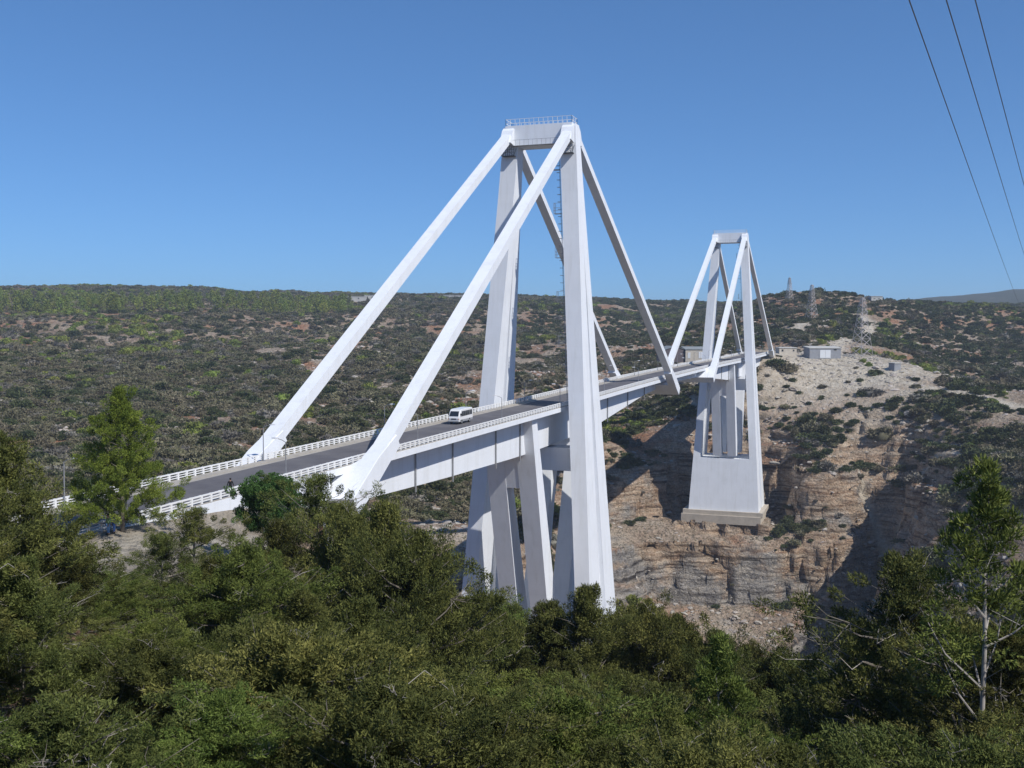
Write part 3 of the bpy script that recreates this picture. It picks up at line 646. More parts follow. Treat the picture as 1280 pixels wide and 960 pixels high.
def person(loc,rz,label,top,trou,coat_long=False,lean=0.0,walk=.12,armout=.2):
    t=empty('person',loc,rz); tag(t,label,'person')
    sh=1.43
    def arm(s):
        a=[((s*.19,0,sh-.02),.05),((s*(.22+armout*.3),.02,1.15),.042),((s*(.22+armout*.5),-.10-.06*s,.92),.032),((s*(.22+armout*.5),-.13-.06*s,.86),(.022,.036))]
        return a
    base=[((0,0,.95),(.15,.11)),((0,0,1.1),(.13,.10)),((0,0,1.28),(.165,.11)),((0,0,sh),(.10,.08)),((0,0,1.5),.055),((0,-.01,1.57),.06),((0,-.015,1.64),(.078,.095)),((0,-.01,1.71),(.075,.09)),((0,0,1.76),.045)]
    ch=[(base,None)]; n=len(base)
    hand_root={}
    for s in (-1,1): ch.append((arm(s),3)); n+=4; hand_root[s]=n-1
    for s in (-1,1):
        hx,hy,hz_=arm(s)[-1][0]
        for k in range(4): 
            ln_=(.085,.095,.09,.07)[k]; ch.append(([((hx+s*.004,hy-.03+.02*k,hz_-.045),.009),((hx-s*.006,hy-.032+.021*k,hz_-.045-ln_*.55),.008),((hx-s*.02,hy-.034+.021*k,hz_-.045-ln_),.007)],hand_root[s])); n+=3
        ch.append(([((hx-s*.01,hy-.045,hz_-.005),.011),((hx-s*.02,hy-.07,hz_-.04),.009)],hand_root[s])); n+=2
    for s in (-1,1): ch.append(([((s*.09,0,.90),.085),((s*.10,-walk*s*.5,.50),.055),((s*.10,walk*s*.3,.10),.038),((s*.10,walk*s*.3-.06,.045),.038),((s*.105,walk*s*.3-.19,.035),.03)],0)); n+=5
    skin_obj('body',ch,SKIN,t)
    # face details are a few millimetres: nose, ears
    MB().loft([[(-.012,-.105,1.62),(.012,-.105,1.62),(0,-.10,1.66)],[(-.008,-.13,1.625),(.008,-.13,1.625),(0,-.115,1.65)]]).build('nose',SKIN,t)
    g=MB(); g.tube([(0,.02,1.64),(0,.015,1.72),(0,.0,1.785),(0,-.0,1.81)],[.095,.11,.085,.03],10); g.build('hair',HAIR,t,smooth=True)
    ch=[([((0,0,.90 if not coat_long else .75),(.185,.14)),((0,0,1.1),(.16,.125)),((0,0,1.28),(.195,.135)),((0,0,sh+.01),(.12,.095)),((0,0,1.475),.075)],None)]
    for s in (-1,1): ch.append(([((s*.20,0,sh-.02),.065),((s*(.22+armout*.3),.02,1.15),.058),((s*(.22+armout*.5),-.10-.06*s,.93),.046)],3))
    skin_obj('jacket',ch,top,t)
    ch=[([((0,0,.96),(.165,.125))],None)]
    for s in (-1,1): ch.append(([((s*.09,0,.88),.105),((s*.10,-walk*s*.5,.50),.078),((s*.10,walk*s*.3,.12),.066)],0))
    skin_obj('trousers',ch,trou,t)
    for s in (-1,1):
        f=MB(); y0=walk*s*.3; f.loft([[(s*.10-.05,y0+.06,.0),(s*.10+.05,y0+.06,.0),(s*.10+.045,y0+.06,.09),(s*.10-.045,y0+.06,.09)],[(s*.105-.055,y0-.1,0),(s*.105+.055,y0-.1,0),(s*.105+.045,y0-.1,.08),(s*.105-.045,y0-.1,.08)],[(s*.105-.04,y0-.22,0),(s*.105+.04,y0-.22,0),(s*.105+.03,y0-.22,.045),(s*.105-.03,y0-.22,.045)]]); bevel(f.build('shoe',RUBBER,t),.012)
    return t
CBLACK=mat('black_cloth',(.012,.012,.014),.9); CGREY=mat('grey_cloth',(.16,.155,.17),.9); JEAN=mat('blue_denim',(.05,.11,.30),.9); JEAN2=mat('light_blue_cloth',(.16,.30,.50),.9); CGREEN=mat('dull_green_cloth',(.16,.25,.12),.9)
person((-126.3,-5.75,zr(-126)-.88),2.2,'person in black walking on the bridge approach by the right railing',CBLACK,CBLACK,True)
PINE=(-146.5,-8.4)

# ------------------------------------------------------------------ foliage
def foliage_mat(name,c1,c2,rnd=.18,transl=.25):
    m=mat(name,c1,.75,c2,.8,rnd=rnd,transl=transl,spec=.2); return m
def ramp3(name,cs,rnd,transl=.25,sc=1.2):
    m=mat(name,cs[0],.8,cs[1],sc,rnd=rnd,transl=transl*.55,spec=.15)
    N=m.node_tree.nodes; L=m.node_tree.links
    # leaf-to-leaf colour from the face attribute
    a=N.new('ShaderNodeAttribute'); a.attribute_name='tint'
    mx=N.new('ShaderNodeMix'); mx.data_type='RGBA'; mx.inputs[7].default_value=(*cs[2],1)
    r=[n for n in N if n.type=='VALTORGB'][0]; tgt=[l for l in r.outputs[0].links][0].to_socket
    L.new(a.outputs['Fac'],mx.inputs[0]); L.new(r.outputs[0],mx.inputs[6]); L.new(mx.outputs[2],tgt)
    return m
JUN=ramp3('juniper_foliage',((.044,.058,.016),(.088,.102,.027),(.20,.21,.058)),.30)
JUN2=ramp3('bright_juniper_foliage',((.058,.088,.019),(.108,.142,.030),(.21,.25,.06)),.15)
PINEM=ramp3('pine_needles',((.075,.135,.020),(.13,.205,.032),(.24,.33,.055)),.08)
BROAD=ramp3('broadleaf_foliage',((.028,.075,.020),(.05,.12,.03),(.09,.18,.05)),.08)
SHR=ramp3('dusty_shrub_leaves',((.118,.112,.066),(.18,.168,.102),(.26,.238,.15)),.30,.12,.6)
SHRG=ramp3('grey_shrub_leaves',((.14,.132,.11),(.21,.20,.165),(.29,.27,.22)),.25,.12,.6)
SHRD=ramp3('dark_shrub_leaves',((.046,.062,.028),(.078,.096,.042),(.13,.145,.062)),.25,.12,.6)
SHRL=ramp3('light_green_pine_leaves',((.13,.17,.035),(.19,.235,.05),(.26,.30,.08)),.18,.12,.6)
BARK=mat('grey_bark',(.22,.20,.17),.9,(.13,.11,.09),3,bump=.02)
PALEB=mat('pale_dead_twigs',(.42,.39,.35),.9,(.28,.25,.22),4)

def mesh_np(name,V,F,mats,tint=None,mi=None,smooth=False):
    """V (n,3), F (m,k) same-size faces"""
    k=F.shape[1]; me=bpy.data.meshes.new(name)
    me.vertices.add(len(V)); me.vertices.foreach_set('co',V.astype(np.float32).ravel())
    me.loops.add(F.size); me.loops.foreach_set('vertex_index',F.astype(np.int32).ravel())
    me.polygons.add(len(F)); me.polygons.foreach_set('loop_start',np.arange(0,F.size,k,dtype=np.int32)); me.polygons.foreach_set('loop_total',np.full(len(F),k,dtype=np.int32))
    for mm in mats: me.materials.append(mm)
    if mi is not None: me.polygons.foreach_set('material_index',mi.astype(np.int32))
    me.update(calc_edges=True)
    if tint is not None:
        a=me.attributes.new('tint','FLOAT','FACE'); a.data.foreach_set('value',tint.astype(np.float32))
    return me
def unit(v): return v/np.maximum(np.linalg.norm(v,axis=-1,keepdims=True),1e-9)
def leaves(centers,radii,per,ln,wd,rng,upb=.5,outb=1.0,flat=.75,origin=None,axes=None,el=1.0,radial=1.0):
    """small triangular sprays filling ellipsoidal clumps, optionally drawn out along each clump's own twig"""
    n=len(centers); C=np.repeat(centers,per,0); R=np.repeat(radii,per)[:,None]
    d=unit(rng.normal(size=(n*per,3))); rad=rng.uniform(.2,1,(n*per,1))**.5
    off=d*rad*R*np.array([1,1,flat])
    o=np.repeat(unit(centers-(origin if origin is not None else centers.mean(0))),per,0)
    if axes is not None:
        A=np.repeat(axes,per,0); off=off+A*((off*A).sum(1,keepdims=True))*(el-1); o=A
    P=C+off
    dirn=unit(d*radial+o*outb*.6+np.array([0,0,upb])+rng.normal(size=d.shape)*.55)
    L=ln*rng.uniform(.5,1.5,(n*per,1)); W=wd*rng.uniform(.6,1.4,(n*per,1))
    side=unit(np.cross(dirn,rng.normal(size=d.shape)))
    tip=P+dirn*L; a=P+side*W*.5; b_=P-side*W*.5
    V=np.stack([a,b_,tip],1).reshape(-1,3); F=np.arange(len(V)).reshape(-1,3)
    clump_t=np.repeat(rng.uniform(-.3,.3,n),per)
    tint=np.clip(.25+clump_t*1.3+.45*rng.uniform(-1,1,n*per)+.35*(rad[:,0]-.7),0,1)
    return V,F,tint
def tree_proto(name,seed,h,r,shape,nclump,per,ln,wd,mats,crad=(.38,.62),trunk_r=.13,low=.06,bare=12,gap=.0,droop=0.0,lean=.0,levels=None):
    rng=np.random.default_rng(seed)
    t=empty(name)
    # limbs first, foliage clumps strung along them
    cs=[];rs=[];ax=[]
    nl=int(14+h*2.2) if not levels else levels*3
    limbs=[]
    for i in range(nl):
        z0=low+(.94-low)*((i+rng.uniform(0,1))/nl)**1.05; a=i*2.4+rng.normal()*.5
        R=shape(min(.99,z0+.06))*r*rng.uniform(.62,1.28); rise=rng.uniform(.12,.5)*R+.05*h*(1-z0)
        p0=np.array([lean*z0*h,0,z0*h]); p1=p0+np.array([R*math.cos(a),R*math.sin(a),rise]); limbs.append((p0,p1,R))
    wts=np.array([l[2]**1.5+.15 for l in limbs]); wts/=wts.sum()
    for k in range(nclump):
        if k<nclump*(.93-gap*.3):
            p0,p1,R=limbs[rng.choice(nl,p=wts)]; t_=rng.uniform(.12,1.0)**.62; dv=unit(p1-p0)
            sp=.10*r+.16*R*(1-.4*t_)
            c=p0+(p1-p0)*t_+rng.normal(size=3)*sp*np.array([1,1,.62]); axd_=unit(dv+rng.normal(size=3)*.55+np.array([0,0,.35]))
        else:
            z=rng.uniform(.72,1.0); c=np.array([rng.normal()*.10*r*(1.25-z)*3,rng.normal()*.10*r*(1.25-z)*3,z*h]); axd_=unit(np.array([rng.normal()*.4,rng.normal()*.4,1.]))
        if c[2]<low*h*.6: continue
        cs.append(c); rs.append(rng.uniform(*crad)); ax.append(axd_)
    cs=np.array(cs); rs=np.array(rs); ax=np.array(ax)
    V,F,T=leaves(cs,rs,per,ln,wd,rng,axes=ax,el=1.9,upb=.18,outb=.9,radial=.45)
    me=mesh_np('crown',V,F,[mats[0]],T); o=bpy.data.objects.new('crown',me); COL.objects.link(o); o.parent=t
    b=MB(); sway=[(rng.normal()*.05*h*.3,rng.normal()*.05*h*.3) for _ in range(5)]
    tp=[Vector((lean*z*h+sway[i][0]*z,sway[i][1]*z,z*h*.96-(.6 if i==0 else 0))) for i,z in enumerate((0,.25,.5,.75,1))]
    b.tube(tp,[trunk_r,trunk_r*.8,trunk_r*.6,trunk_r*.35,trunk_r*.1],7)
    def trunk_at(z): 
        z=max(0,min(.999,z))*4; i=int(z); return tp[i].lerp(tp[i+1],z-i)
    for p0,p1,R in limbs:
        a=trunk_at(max(.02,p0[2]/h)); e=Vector(p1); mid=a.lerp(e,.5)+Vector((0,0,-.06*R)); b.tube([a,mid,e],[.022+.012*R,.02,.006],5)
    order=rng.permutation(len(cs))
    for i in order[:int(len(cs)*.35)]:
        c=Vector(cs[i]); k=int(np.argmin([np.linalg.norm((l[0]+l[1])/2-cs[i]) for l in limbs])); q_=Vector(limbs[k][0]).lerp(Vector(limbs[k][1]),.6)
        b.tube([q_,q_.lerp(c,.5)+Vector((0,0,-.05)),c+Vector(ax[i])*.2],[.014,.010,.004],4)
    b.build('trunk',mats[1],t,smooth=True)
    if bare:
        b=MB()
        for _ in range(bare):
            i=rng.integers(len(cs)); c=Vector(cs[i]); z=c.z/h; a=trunk_at(max(.02,z-.12)); d=(c-a); 
            e=c+d*rng.uniform(.05,.3)+Vector(rng.normal(size=3)*.15); m0=a.lerp(c,.55); b.tube([m0,m0.lerp(c,.5)+Vector(rng.normal(size=3)*.12),c+Vector(rng.normal(size=3)*.12),c.lerp(e,.6)+Vector(rng.normal(size=3)*.1),e],[.014,.012,.009,.006,.003],4)
            for _ in range(3):
                p_=c.lerp(e,rng.uniform(0,.9)); q1=p_+Vector(rng.normal(size=3)*.14+np.array([0,0,.06])); b.tube([p_,q1,q1+Vector(rng.normal(size=3)*.12)],[.007,.005,.002],3)
        b.build('dead_branches',mats[2],t)
    return t
cyp=lambda z: (min(1,(z+.05)/.22))*(1-z)**.62*1.12+.03
rnd_=lambda z: (max(0.02,1-((z-.48)/.54)**2))**.5
bushy=lambda z: (max(0.02,1-((z-.38)/.64)**2))**.5
spire=lambda z: (1-z)**.8*min(1,(z+.1)/.3)+.05
FT=[tree_proto('juniper_tree',1,6.0,2.5,cyp,420,255,.092,.034,(JUN,BARK,PALEB),gap=.36,crad=(.17,.32)),
    tree_proto('juniper_tree',2,5.2,2.8,bushy,440,255,.092,.034,(JUN,BARK,PALEB),gap=.38,bare=18,crad=(.17,.32)),
    tree_proto('juniper_tree',3,6.8,2.3,cyp,400,260,.092,.034,(JUN,BARK,PALEB),gap=.40,bare=14,crad=(.16,.30)),
    tree_proto('juniper_tree',4,5.6,2.6,rnd_,430,255,.092,.034,(JUN2,BARK,PALEB),gap=.34,bare=8,crad=(.17,.32)),
    tree_proto('juniper_tree',5,5.8,2.9,bushy,280,190,.09,.033,(JUN,BARK,PALEB),gap=.48,bare=46,crad=(.15,.27)),
    tree_proto('cypress_tree',6,6.6,1.7,spire,300,250,.092,.033,(JUN2,BARK,PALEB),gap=.2,bare=8,crad=(.15,.26))]
usedp=set()
def put_tree(proto,x,y,z,rz,sc,label,cat,group=None,tilt=(0,0)):
    if id(proto) in usedp: o=copy_tree(proto)
    else: o=proto; usedp.add(id(proto))
    o.location=(x,y,z); o.rotation_euler=(tilt[0],tilt[1],rz); o.scale=(sc,sc,sc) if not hasattr(sc,'__len__') else sc
    tag(o,label,cat)
    if group: o['group']=group
    elif 'group' in o.keys(): del o['group']
    return o
def ground_at(D,u):     # world point at horizontal distance D along the bearing of image column u
    d=FW+RT*((u-640)/FPX); n=math.hypot(d.x,d.y); return CAM.x+d.x/n*D, CAM.y+d.y/n*D
def topz(D,u,v):
    d=FW+RT*((u-640)/FPX)-UP*((v-480)/FPX); return CAM.z+d.z/math.hypot(d.x,d.y)*D
HT=[6.0,5.2,6.8,5.6,5.8,6.6]
# silhouettes row (column, top row, distance, kind, label)
ROW=[(-62,540,38,2,'tall dark juniper at the left edge of the picture'),
 (-8,548,44,0,'dark juniper at the left edge reaching above the road railing'),
 (52,668,46,1,None),(100,712,52,3,None),(150,722,58,1,None),(198,672,60,4,'sparse grey-twigged juniper in front of the pale soil bank'),
 (240,640,66,4,'thin see-through juniper against the white approach wall'),(262,700,50,0,None),(300,690,46,3,None),(345,655,62,0,None),
 (395,600,66,4,'open twiggy juniper in front of the bridge abutment'),(430,640,60,1,None),(478,635,54,0,'dense juniper just left of the gorge below the near stay'),(520,676,50,1,None),
 (560,742,62,1,None),(600,752,66,3,None),(640,762,70,1,None),(690,758,58,0,None),(735,738,56,2,'slim juniper poking up in front of the near pylon leg'),
 (775,772,66,1,None),(815,762,60,1,None),(850,776,60,0,None),(900,800,60,1,None),(945,812,64,4,None),(985,822,62,1,None),(1030,838,60,0,None),
 (1075,835,52,1,None),(1092,790,44,4,None),(1135,705,40,4,'open juniper with pale leaning branches in front of the ravine'),
 (1185,830,40,1,None),(1215,790,36,4,None),(1275,800,33,4,None),(1330,700,38,2,None)]
glab={0:'dense olive green juniper in the foreground thicket',1:'broad bushy juniper in the foreground thicket',2:'tall slim juniper in the foreground thicket',3:'brighter green rounded juniper in the foreground thicket',4:'open juniper full of dead grey twigs in the foreground thicket',5:'narrow bright green cypress in the foreground thicket'}
kname={0:'dense olive juniper',1:'broad bushy juniper',2:'tall slim juniper',3:'bright green rounded juniper',4:'open grey-twigged juniper',5:'narrow bright cypress'}
def tlabel(k,u,D):
    zs=((40,'at the left edge'),(150,'below the roadside pine'),(260,'below the pale soil bank'),(370,'below the rich green broadleaf tree'),(470,'below the foot of the near stay'),(590,'left of the near pylon base'),(690,'below the raking struts of the near pylon'),(800,'below the right leg of the near pylon'),(920,'below the cliff under the far pylon'),(1040,'below the talus right of the far pylon'),(1150,'below the dark ravine'),(1400,'around the slender pale-trunked tree'))
    z=[b for a,b in zs if u<a] or [zs[-1][1]]
    row='back row, ' if D>50 else ('upper middle row, ' if D>41 else ('lower middle row, ' if D>33 else ('front row, ' if D>22.5 else 'along the bottom edge, ')))
    return kname[k]+', '+row+z[0]
occ=[]
def row_tree(u,v,D,k,lab=None):
    x,y=ground_at(D,u); zt=topz(D,u,v); zg=float(hz(x,y)); hh=max(3.0,min(9.5,zt-zg)); sc=hh/HT[k]
    z0=zt-hh if zt-hh<zg else zg-.2
    wsc=min(1.35,max(.85,sc)); 
    put_tree(FT[k],x,y,zt-hh,random.uniform(0,6.28),(wsc,wsc,sc),lab or tlabel(k,u,D),'tree',None if lab else 'junipers of the foreground thicket')
    occ.append((x,y,1.6*wsc))
for u,v,D,k,lab in ROW: row_tree(u,v,D,k,lab)
# fill the slope below the silhouettes
sil=np.array(sorted([(r[0],r[1]) for r in ROW if r[0] not in (1135,1092,1330)]+[(1400,800)],key=lambda q:q[0]),float)
def silv(u): return float(np.interp(u,sil[:,0],sil[:,1]))
rngf=np.random.default_rng(5)
for D,step in ((54,120),(45,118),(37,128),(30,140),(24,165),(21.5,150),(19.0,170)):
    u=-200+rngf.uniform(0,step)
    while u<1480:
        dd=D*rngf.uniform(.93,1.07); x,y=ground_at(dd,u); zg=float(hz(x,y)); k=int(rngf.choice([0,1,2,3,4,5],p=[.25,.25,.1,.18,.17,.05]))
        hmax=topz(dd,u,silv(u)+25+rngf.uniform(0,60)+(54-D)*2.2)-zg; hh=min(HT[k]*rngf.uniform(.8,1.1),hmax)
        if D<=22: hh=min(hh,topz(dd,u,850+rngf.uniform(0,80))-zg)
        if hh>1.6 and all((x-a)**2+(y-b_)**2>(1.25+.02*dd)**2 for a,b_,_ in occ):
            sc=hh/HT[k]; wsc=max(.62,min(1.2,sc*1.1)); put_tree(FT[k],x,y,zg-.15,rngf.uniform(0,6.28),(wsc,wsc,sc),tlabel(k,u,D),'tree','junipers of the foreground thicket'); occ.append((x,y,1))
        u+=step*rngf.uniform(.75,1.25)
for u,D,k,hh in ((-60,16,1,4.2),(5,15.5,0,4.0),(70,16.5,4,3.6),(-140,17,3,4.4)):
    x,y=ground_at(D,u); zg=float(hz(x,y)); sc=min(hh,topz(D,u,872)-zg)/HT[k]
    if sc>.25: put_tree(FT[k],x,y,zg-.15,1.3*u,(sc*1.15,sc*1.15,sc),tlabel(k,u,D)+', lowest corner','tree','junipers of the foreground thicket')
# left roadside pine
pn=tree_proto('pine_tree',24,12.6,4.5,lambda z:(min(1,(z+.10)/.22))*(1-z)**.70*1.0+.07,400,300,.17,.06,(PINEM,BARK,PALEB),crad=(.30,.52),trunk_r=.24,low=.05,bare=0,gap=.2)
px_,py_=PINE; pz=float(hz(px_,py_))
put_tree(pn,px_,py_,pz-.1,.4,(.90,.90,1.0),'bright green pine standing by the road at the left','tree')
xq,yq=ground_at(97.2,140); person((xq,yq,float(hz(xq,yq))),3.6,'person in blue jeans and grey top standing under the roadside pine',CGREY,JEAN,walk=.02)
xq,yq=ground_at(97.0,132.5); person((xq,yq,float(hz(xq,yq))),4.4,'person in light blue trousers and green top under the roadside pine, on the left',CGREEN,JEAN2,walk=.02)
# bright broadleaf bush by the abutment wall
bl=tree_proto('broadleaf_tree',31,4.8,2.6,bushy,330,190,.15,.11,(BROAD,BARK,PALEB),crad=(.28,.48),bare=0,gap=.12)
x,y=ground_at(92,337); zt=topz(92,337,598); put_tree(bl,x,y,zt-4.9,1.0,(.86,.86,1.0),'rich green broadleaf tree in front of the white abutment wall','tree')
# tall thin tree at the right with bare pale trunk
def tall_tree():
    rng=np.random.default_rng(77); t=empty('slender_tree')
    b=MB(); trunk=[Vector((0,0,-1)),Vector((.05,0,1.5)),Vector((.12,.05,3.5)),Vector((.05,.05,5.5)),Vector((.1,0,7.0)),Vector((.05,0,8.2))]
    b.tube(trunk,[.08,.07,.058,.045,.028,.01],7); b.build('trunk',PALEB,t,smooth=True)
    b=MB(); cs=[];rs=[]
    lim=[(1.2,-1.0,1.9,.5),(1.6,.6,1.3,1.4),(2.2,-2.0,2.4,.0),(2.6,.8,2.0,.3),(3.4,1.2,.9,-.4),(3.8,.5,1.0,.5),(4.2,-.7,1.2,.3),(4.8,.9,.7,0),(5.3,-.8,.8,.1),(5.8,.5,.7,0),(6.3,-.5,.8,0),(6.9,.3,.6,.1)]
    for z,a,up,yy in lim:
        p0=Vector((.08,0,z)); p1=p0+Vector((a*.6,yy*.5,up*.45)); p2=p0+Vector((a,yy,up)); b.tube([p0,p1,p2],[.035,.025,.008],5)
        for k in range(7):
            q=p0.lerp(p2,rng.uniform(.55,1.15)); cs.append(tuple(q+Vector(rng.normal(size=3)*.28))); rs.append(rng.uniform(.2,.38))
        for k in range(3):
            q=p0.lerp(p2,rng.uniform(.3,.8)); b.tube([q,q+Vector(rng.normal(size=3)*.35+np.array([0,0,.2]))],[.012,.004],4)
    b.build('branches',PALEB,t)
    for z in np.linspace(5.6,8.4,30): 
        cs.append((rng.normal()*.32*(9-z)/2,rng.normal()*.32,z)); rs.append(.25)
    V,F,T=leaves(np.array(cs),np.array(rs),120,.15,.045,rng,origin=np.array([0,0,4.]))
    me=mesh_np('crown',V,F,[JUN2],T); o=bpy.data.objects.new('crown',me); COL.objects.link(o); o.parent=t
    return t
tt=tall_tree(); x,y=ground_at(31,1236); zt=topz(31,1236,572); 
put_tree(tt,x,y,zt-8.6,0.34-1.57+.2,(1,1,1),'tall slender tree with bare pale trunk at the right edge','tree')
t2=copy_tree(tt); x,y=ground_at(28,1090); zt=topz(28,1090,940); t2.location=(x,y,zt-4); 
x,y=ground_at(27,905); t2.location=(x,y,topz(27,905,790)-6.2); t2.rotation_euler=(0,0,2.0); t2.scale=(.72,.72,.72); tag(t2,'slender pale-stemmed young tree standing out at the bottom centre right','tree')

# ------------------------------------------------------------------ hillside shrubs
def shrub_mesh(seed,m_,n=16,per=44,ln=.24,wd=.24,flat=.62,tall=1.0):
    rng=np.random.default_rng(seed)
    d=unit(rng.normal(size=(n,3))); d[:,2]=np.abs(d[:,2]); c=d*rng.uniform(.45,.95,(n,1))*np.array([1.1,1.1,.75*tall])+np.array([0,0,.15])
    V,F,T=leaves(c,rng.uniform(.32,.55,n),per,ln,wd,rng,upb=.25,origin=np.array([0,0,0.]),flat=.85)
    # solid leafy heart
    u_=np.linspace(0,2*np.pi,9)[:-1]; core=[]
    for zz,rr in ((-.25,.7),(.15,.85),(.5*tall,.7),(.8*tall,.3)): core+= [(rr*math.cos(a)*rng.uniform(.8,1.1),rr*math.sin(a)*rng.uniform(.8,1.1),zz) for a in u_]
    core=np.array(core); cf=[]
    for k in range(3):
        for j in range(8):
            a,b_,c_,d_=k*8+j,k*8+(j+1)%8,(k+1)*8+(j+1)%8,(k+1)*8+j; cf+=[(a,b_,c_),(a,c_,d_)]
    for j in range(1,7): cf.append((24,24+j,24+j+1))
    n0=len(V); V=np.vstack([V,core]); F=np.vstack([F,np.array(cf)+n0]); T=np.concatenate([T,np.full(len(cf),.1)])
    return mesh_np('shrub',V,F,[m_],T)
SM=[shrub_mesh(1,SHR),shrub_mesh(2,SHRD,18,46),shrub_mesh(3,SHRG,14,40,tall=.8),shrub_mesh(4,SHR,18,44,tall=1.15),shrub_mesh(5,SHRL,16,46,tall=1.5),shrub_mesh(6,SHRD,22,46,tall=1.25)]
def proj_uv(x,y,z):
    d=np.stack([x-CAM.x,y-CAM.y,z-CAM.z],-1); zc=d@np.array(FW); return 640+FPX*(d@np.array(RT))/zc, 480-FPX*(d@np.array(UP))/zc, zc
N0=170000
rs_=np.random.default_rng(99)
# sample uniformly over the wedge seen, with margins
th=YAW+rs_.uniform(-.56,.60,N0); rr_=np.sqrt(rs_.uniform(150**2,1900**2,N0)); rr_[:N0//2]=np.sqrt(rs_.uniform(150**2,800**2,N0//2))
X=CAM.x+rr_*np.cos(th); Y=CAM.y+rr_*np.sin(th)
Z=hz(X,Y); SLp=slope(X,Y); BR=bare(X,Y)
axd=np.abs(Y-np.where(X>0,-3.27*X/282,0))
dens=.37+.95*fbm(X,Y,X*0,75,3,51)+.8*fbm(X,Y,X*0,20,2,52)+.30*np.clip((Y-.30*(X+100)+10)/60,0,1)+.45*np.clip((X-500)/60,0,1)*(Y<.3*(X+100))
left=(Y>20+.0*X)
leftm=np.clip((Y-.30*(X+100)+10)/60,0,1)     # the big hillside left of the bridge
right_far=np.clip((X-560)/80,0,1)
dens=dens*(.60+.45*np.maximum(leftm,right_far))+.13*np.maximum(leftm,right_far)
dens=dens+.55*fbm(X*.3,Y*.3,Z*1.3,9,3,53)
dens=dens*np.clip(1.5-SLp*.75,.06,1)*(1-.97*BR)*.92
dens=np.where((axd<11)&((X<-95)|((X>370)&(X<450))),0,dens)
dens=np.where((np.abs(X-282)<17)&(np.abs(Y+3.3)<22),0,dens)
dens=np.where((np.abs(X)<17)&(np.abs(Y)<19),0,dens)
# keep the buildings' plots free
PLOTS=[(420,-38,16),(419,-17,11),(452,44,17),(430,-60,8),(398,-78,6),(400,-10,8)]
for a,b_,c_ in PLOTS: dens=np.where(np.hypot(X-a,Y-b_)<c_,0,dens)
keep=rs_.uniform(0,1,N0)<np.clip(dens,0,1)*np.where(rr_<800,1,1.0)
X,Y,Z,rr_,SLp,th=X[keep],Y[keep],Z[keep],rr_[keep],SLp[keep],th[keep]
n=len(X)
big=np.where((X>200)&(X<380)&(Y<60),1.2,1.0)
sz=big*rs_.lognormal(.32,.45,n)*np.where(rr_>800,1.35,1.0)*np.where(rr_>1150,1.35,1.0); sz=np.clip(sz,.4,4.6)*np.where(SLp>1.0,.75,1)
kd=rs_.choice(6,n,p=[.32,.16,.18,.24,.02,.08])
patch=fbm(X,Y,X*0,70,2,61); kd=np.where((patch>.33)&(rs_.uniform(0,1,n)<.55),4,kd)
kd=np.where((X>520)&(Y<.3*(X+100))&(rs_.uniform(0,1,n)<.6),1,kd)
kd=np.where((X>200)&(X<400)&(Y<60)&(rs_.uniform(0,1,n)<.55),1,kd)
U_,V_,_zc=proj_uv(X,Y,Z+sz*.5)
infr=(U_>2)&(U_<1278)&(V_>340)
fv=np.interp(U_,sil[:,0],sil[:,1])
vis=infr&(V_<fv-6)
# march towards the camera for terrain in the way
idx=np.where(vis)[0]; ok=np.ones(len(idx),bool)
for f_ in np.linspace(.25,.985,36):
    xx=CAM.x+(X[idx]-CAM.x)*f_; yy=CAM.y+(Y[idx]-CAM.y)*f_; zz=CAM.z+(Z[idx]+sz[idx]*.8-CAM.z)*f_
    ok&=zz>hz(xx,yy)-.3
idx=idx[ok]
score=sz[idx]/_zc[idx]; idx=idx[np.argsort(-score)][:292]
lead=set(idx.tolist())
shn=['dusty olive shrub','dark green shrub','grey dry shrub','olive green shrub','yellow-green shrub','tall dark shrub']
firsts={}
for i in idx:
    k=int(kd[i]); 
    zone='on the scrubby hillside left of the bridge' if leftm[0:0].size==0 and (Y[i]-.30*(X[i]+100)+10)>30 else ('on the rocky cliffs around the far pylon' if X[i]>200 and Z[i]<-40 else ('on the slope right of the far pylon' if Y[i]<0 else 'on the gorge side behind the near pylon'))
    ui,vi=float(U_[i]),float(V_[i])
    if zone.startswith('on the scrubby'): fine=next(b for a,b in ((60,'at the left edge'),(200,'behind the roadside pine'),(330,'left of the leftmost stay'),(480,'between the two near stays'),(620,'between the near stay and the near pylon'),(735,'seen between the legs of the near pylon'),(2000,'right of the near pylon')) if ui<a)+(', low down' if vi>560 else (', midway' if vi>470 else ', high up'))
    else: fine=next(b for a,b in ((860,'left of the far pylon'),(960,'by the far pylon foot'),(1030,'below the grey shed'),(1100,'below the lattice tower'),(1180,'right of the tiny block hut'),(2000,'towards the right edge')) if ui<a)+(', low down' if vi>640 else (', halfway down' if vi>520 else ', near the rim'))
    o=place(SM[k],'shrub',None,(float(X[i]),float(Y[i]),float(Z[i])-.1),(0,0,float(rs_.uniform(0,6.28))),(float(sz[i]*rs_.uniform(.9,1.25)),float(sz[i]),float(sz[i]*rs_.uniform(.75,1.0))))
    tag(o,(shn[k]+' '+zone.replace('on the scrubby hillside left of the bridge','on the hillside').replace('on the rocky cliffs around the far pylon','on the far cliffs').replace('on the slope right of the far pylon','on the far slope').replace('on the gorge side behind the near pylon','on the gorge side')+' '+fine),'shrub','shrubs '+zone)
    firsts.setdefault(k,o)
for k in range(6):
    if k not in firsts:
        j=[q_ for q_ in np.where(vis)[0] if kd[q_]==k][:1] or [0]
        i=j[0]; o=place(SM[k],'shrub',None,(float(X[i]),float(Y[i]),float(Z[i])-.1)); tag(o,shn[k]+' on the hillside','shrub','shrubs on the scrubby hillside'); firsts[k]=o; lead.add(int(i))
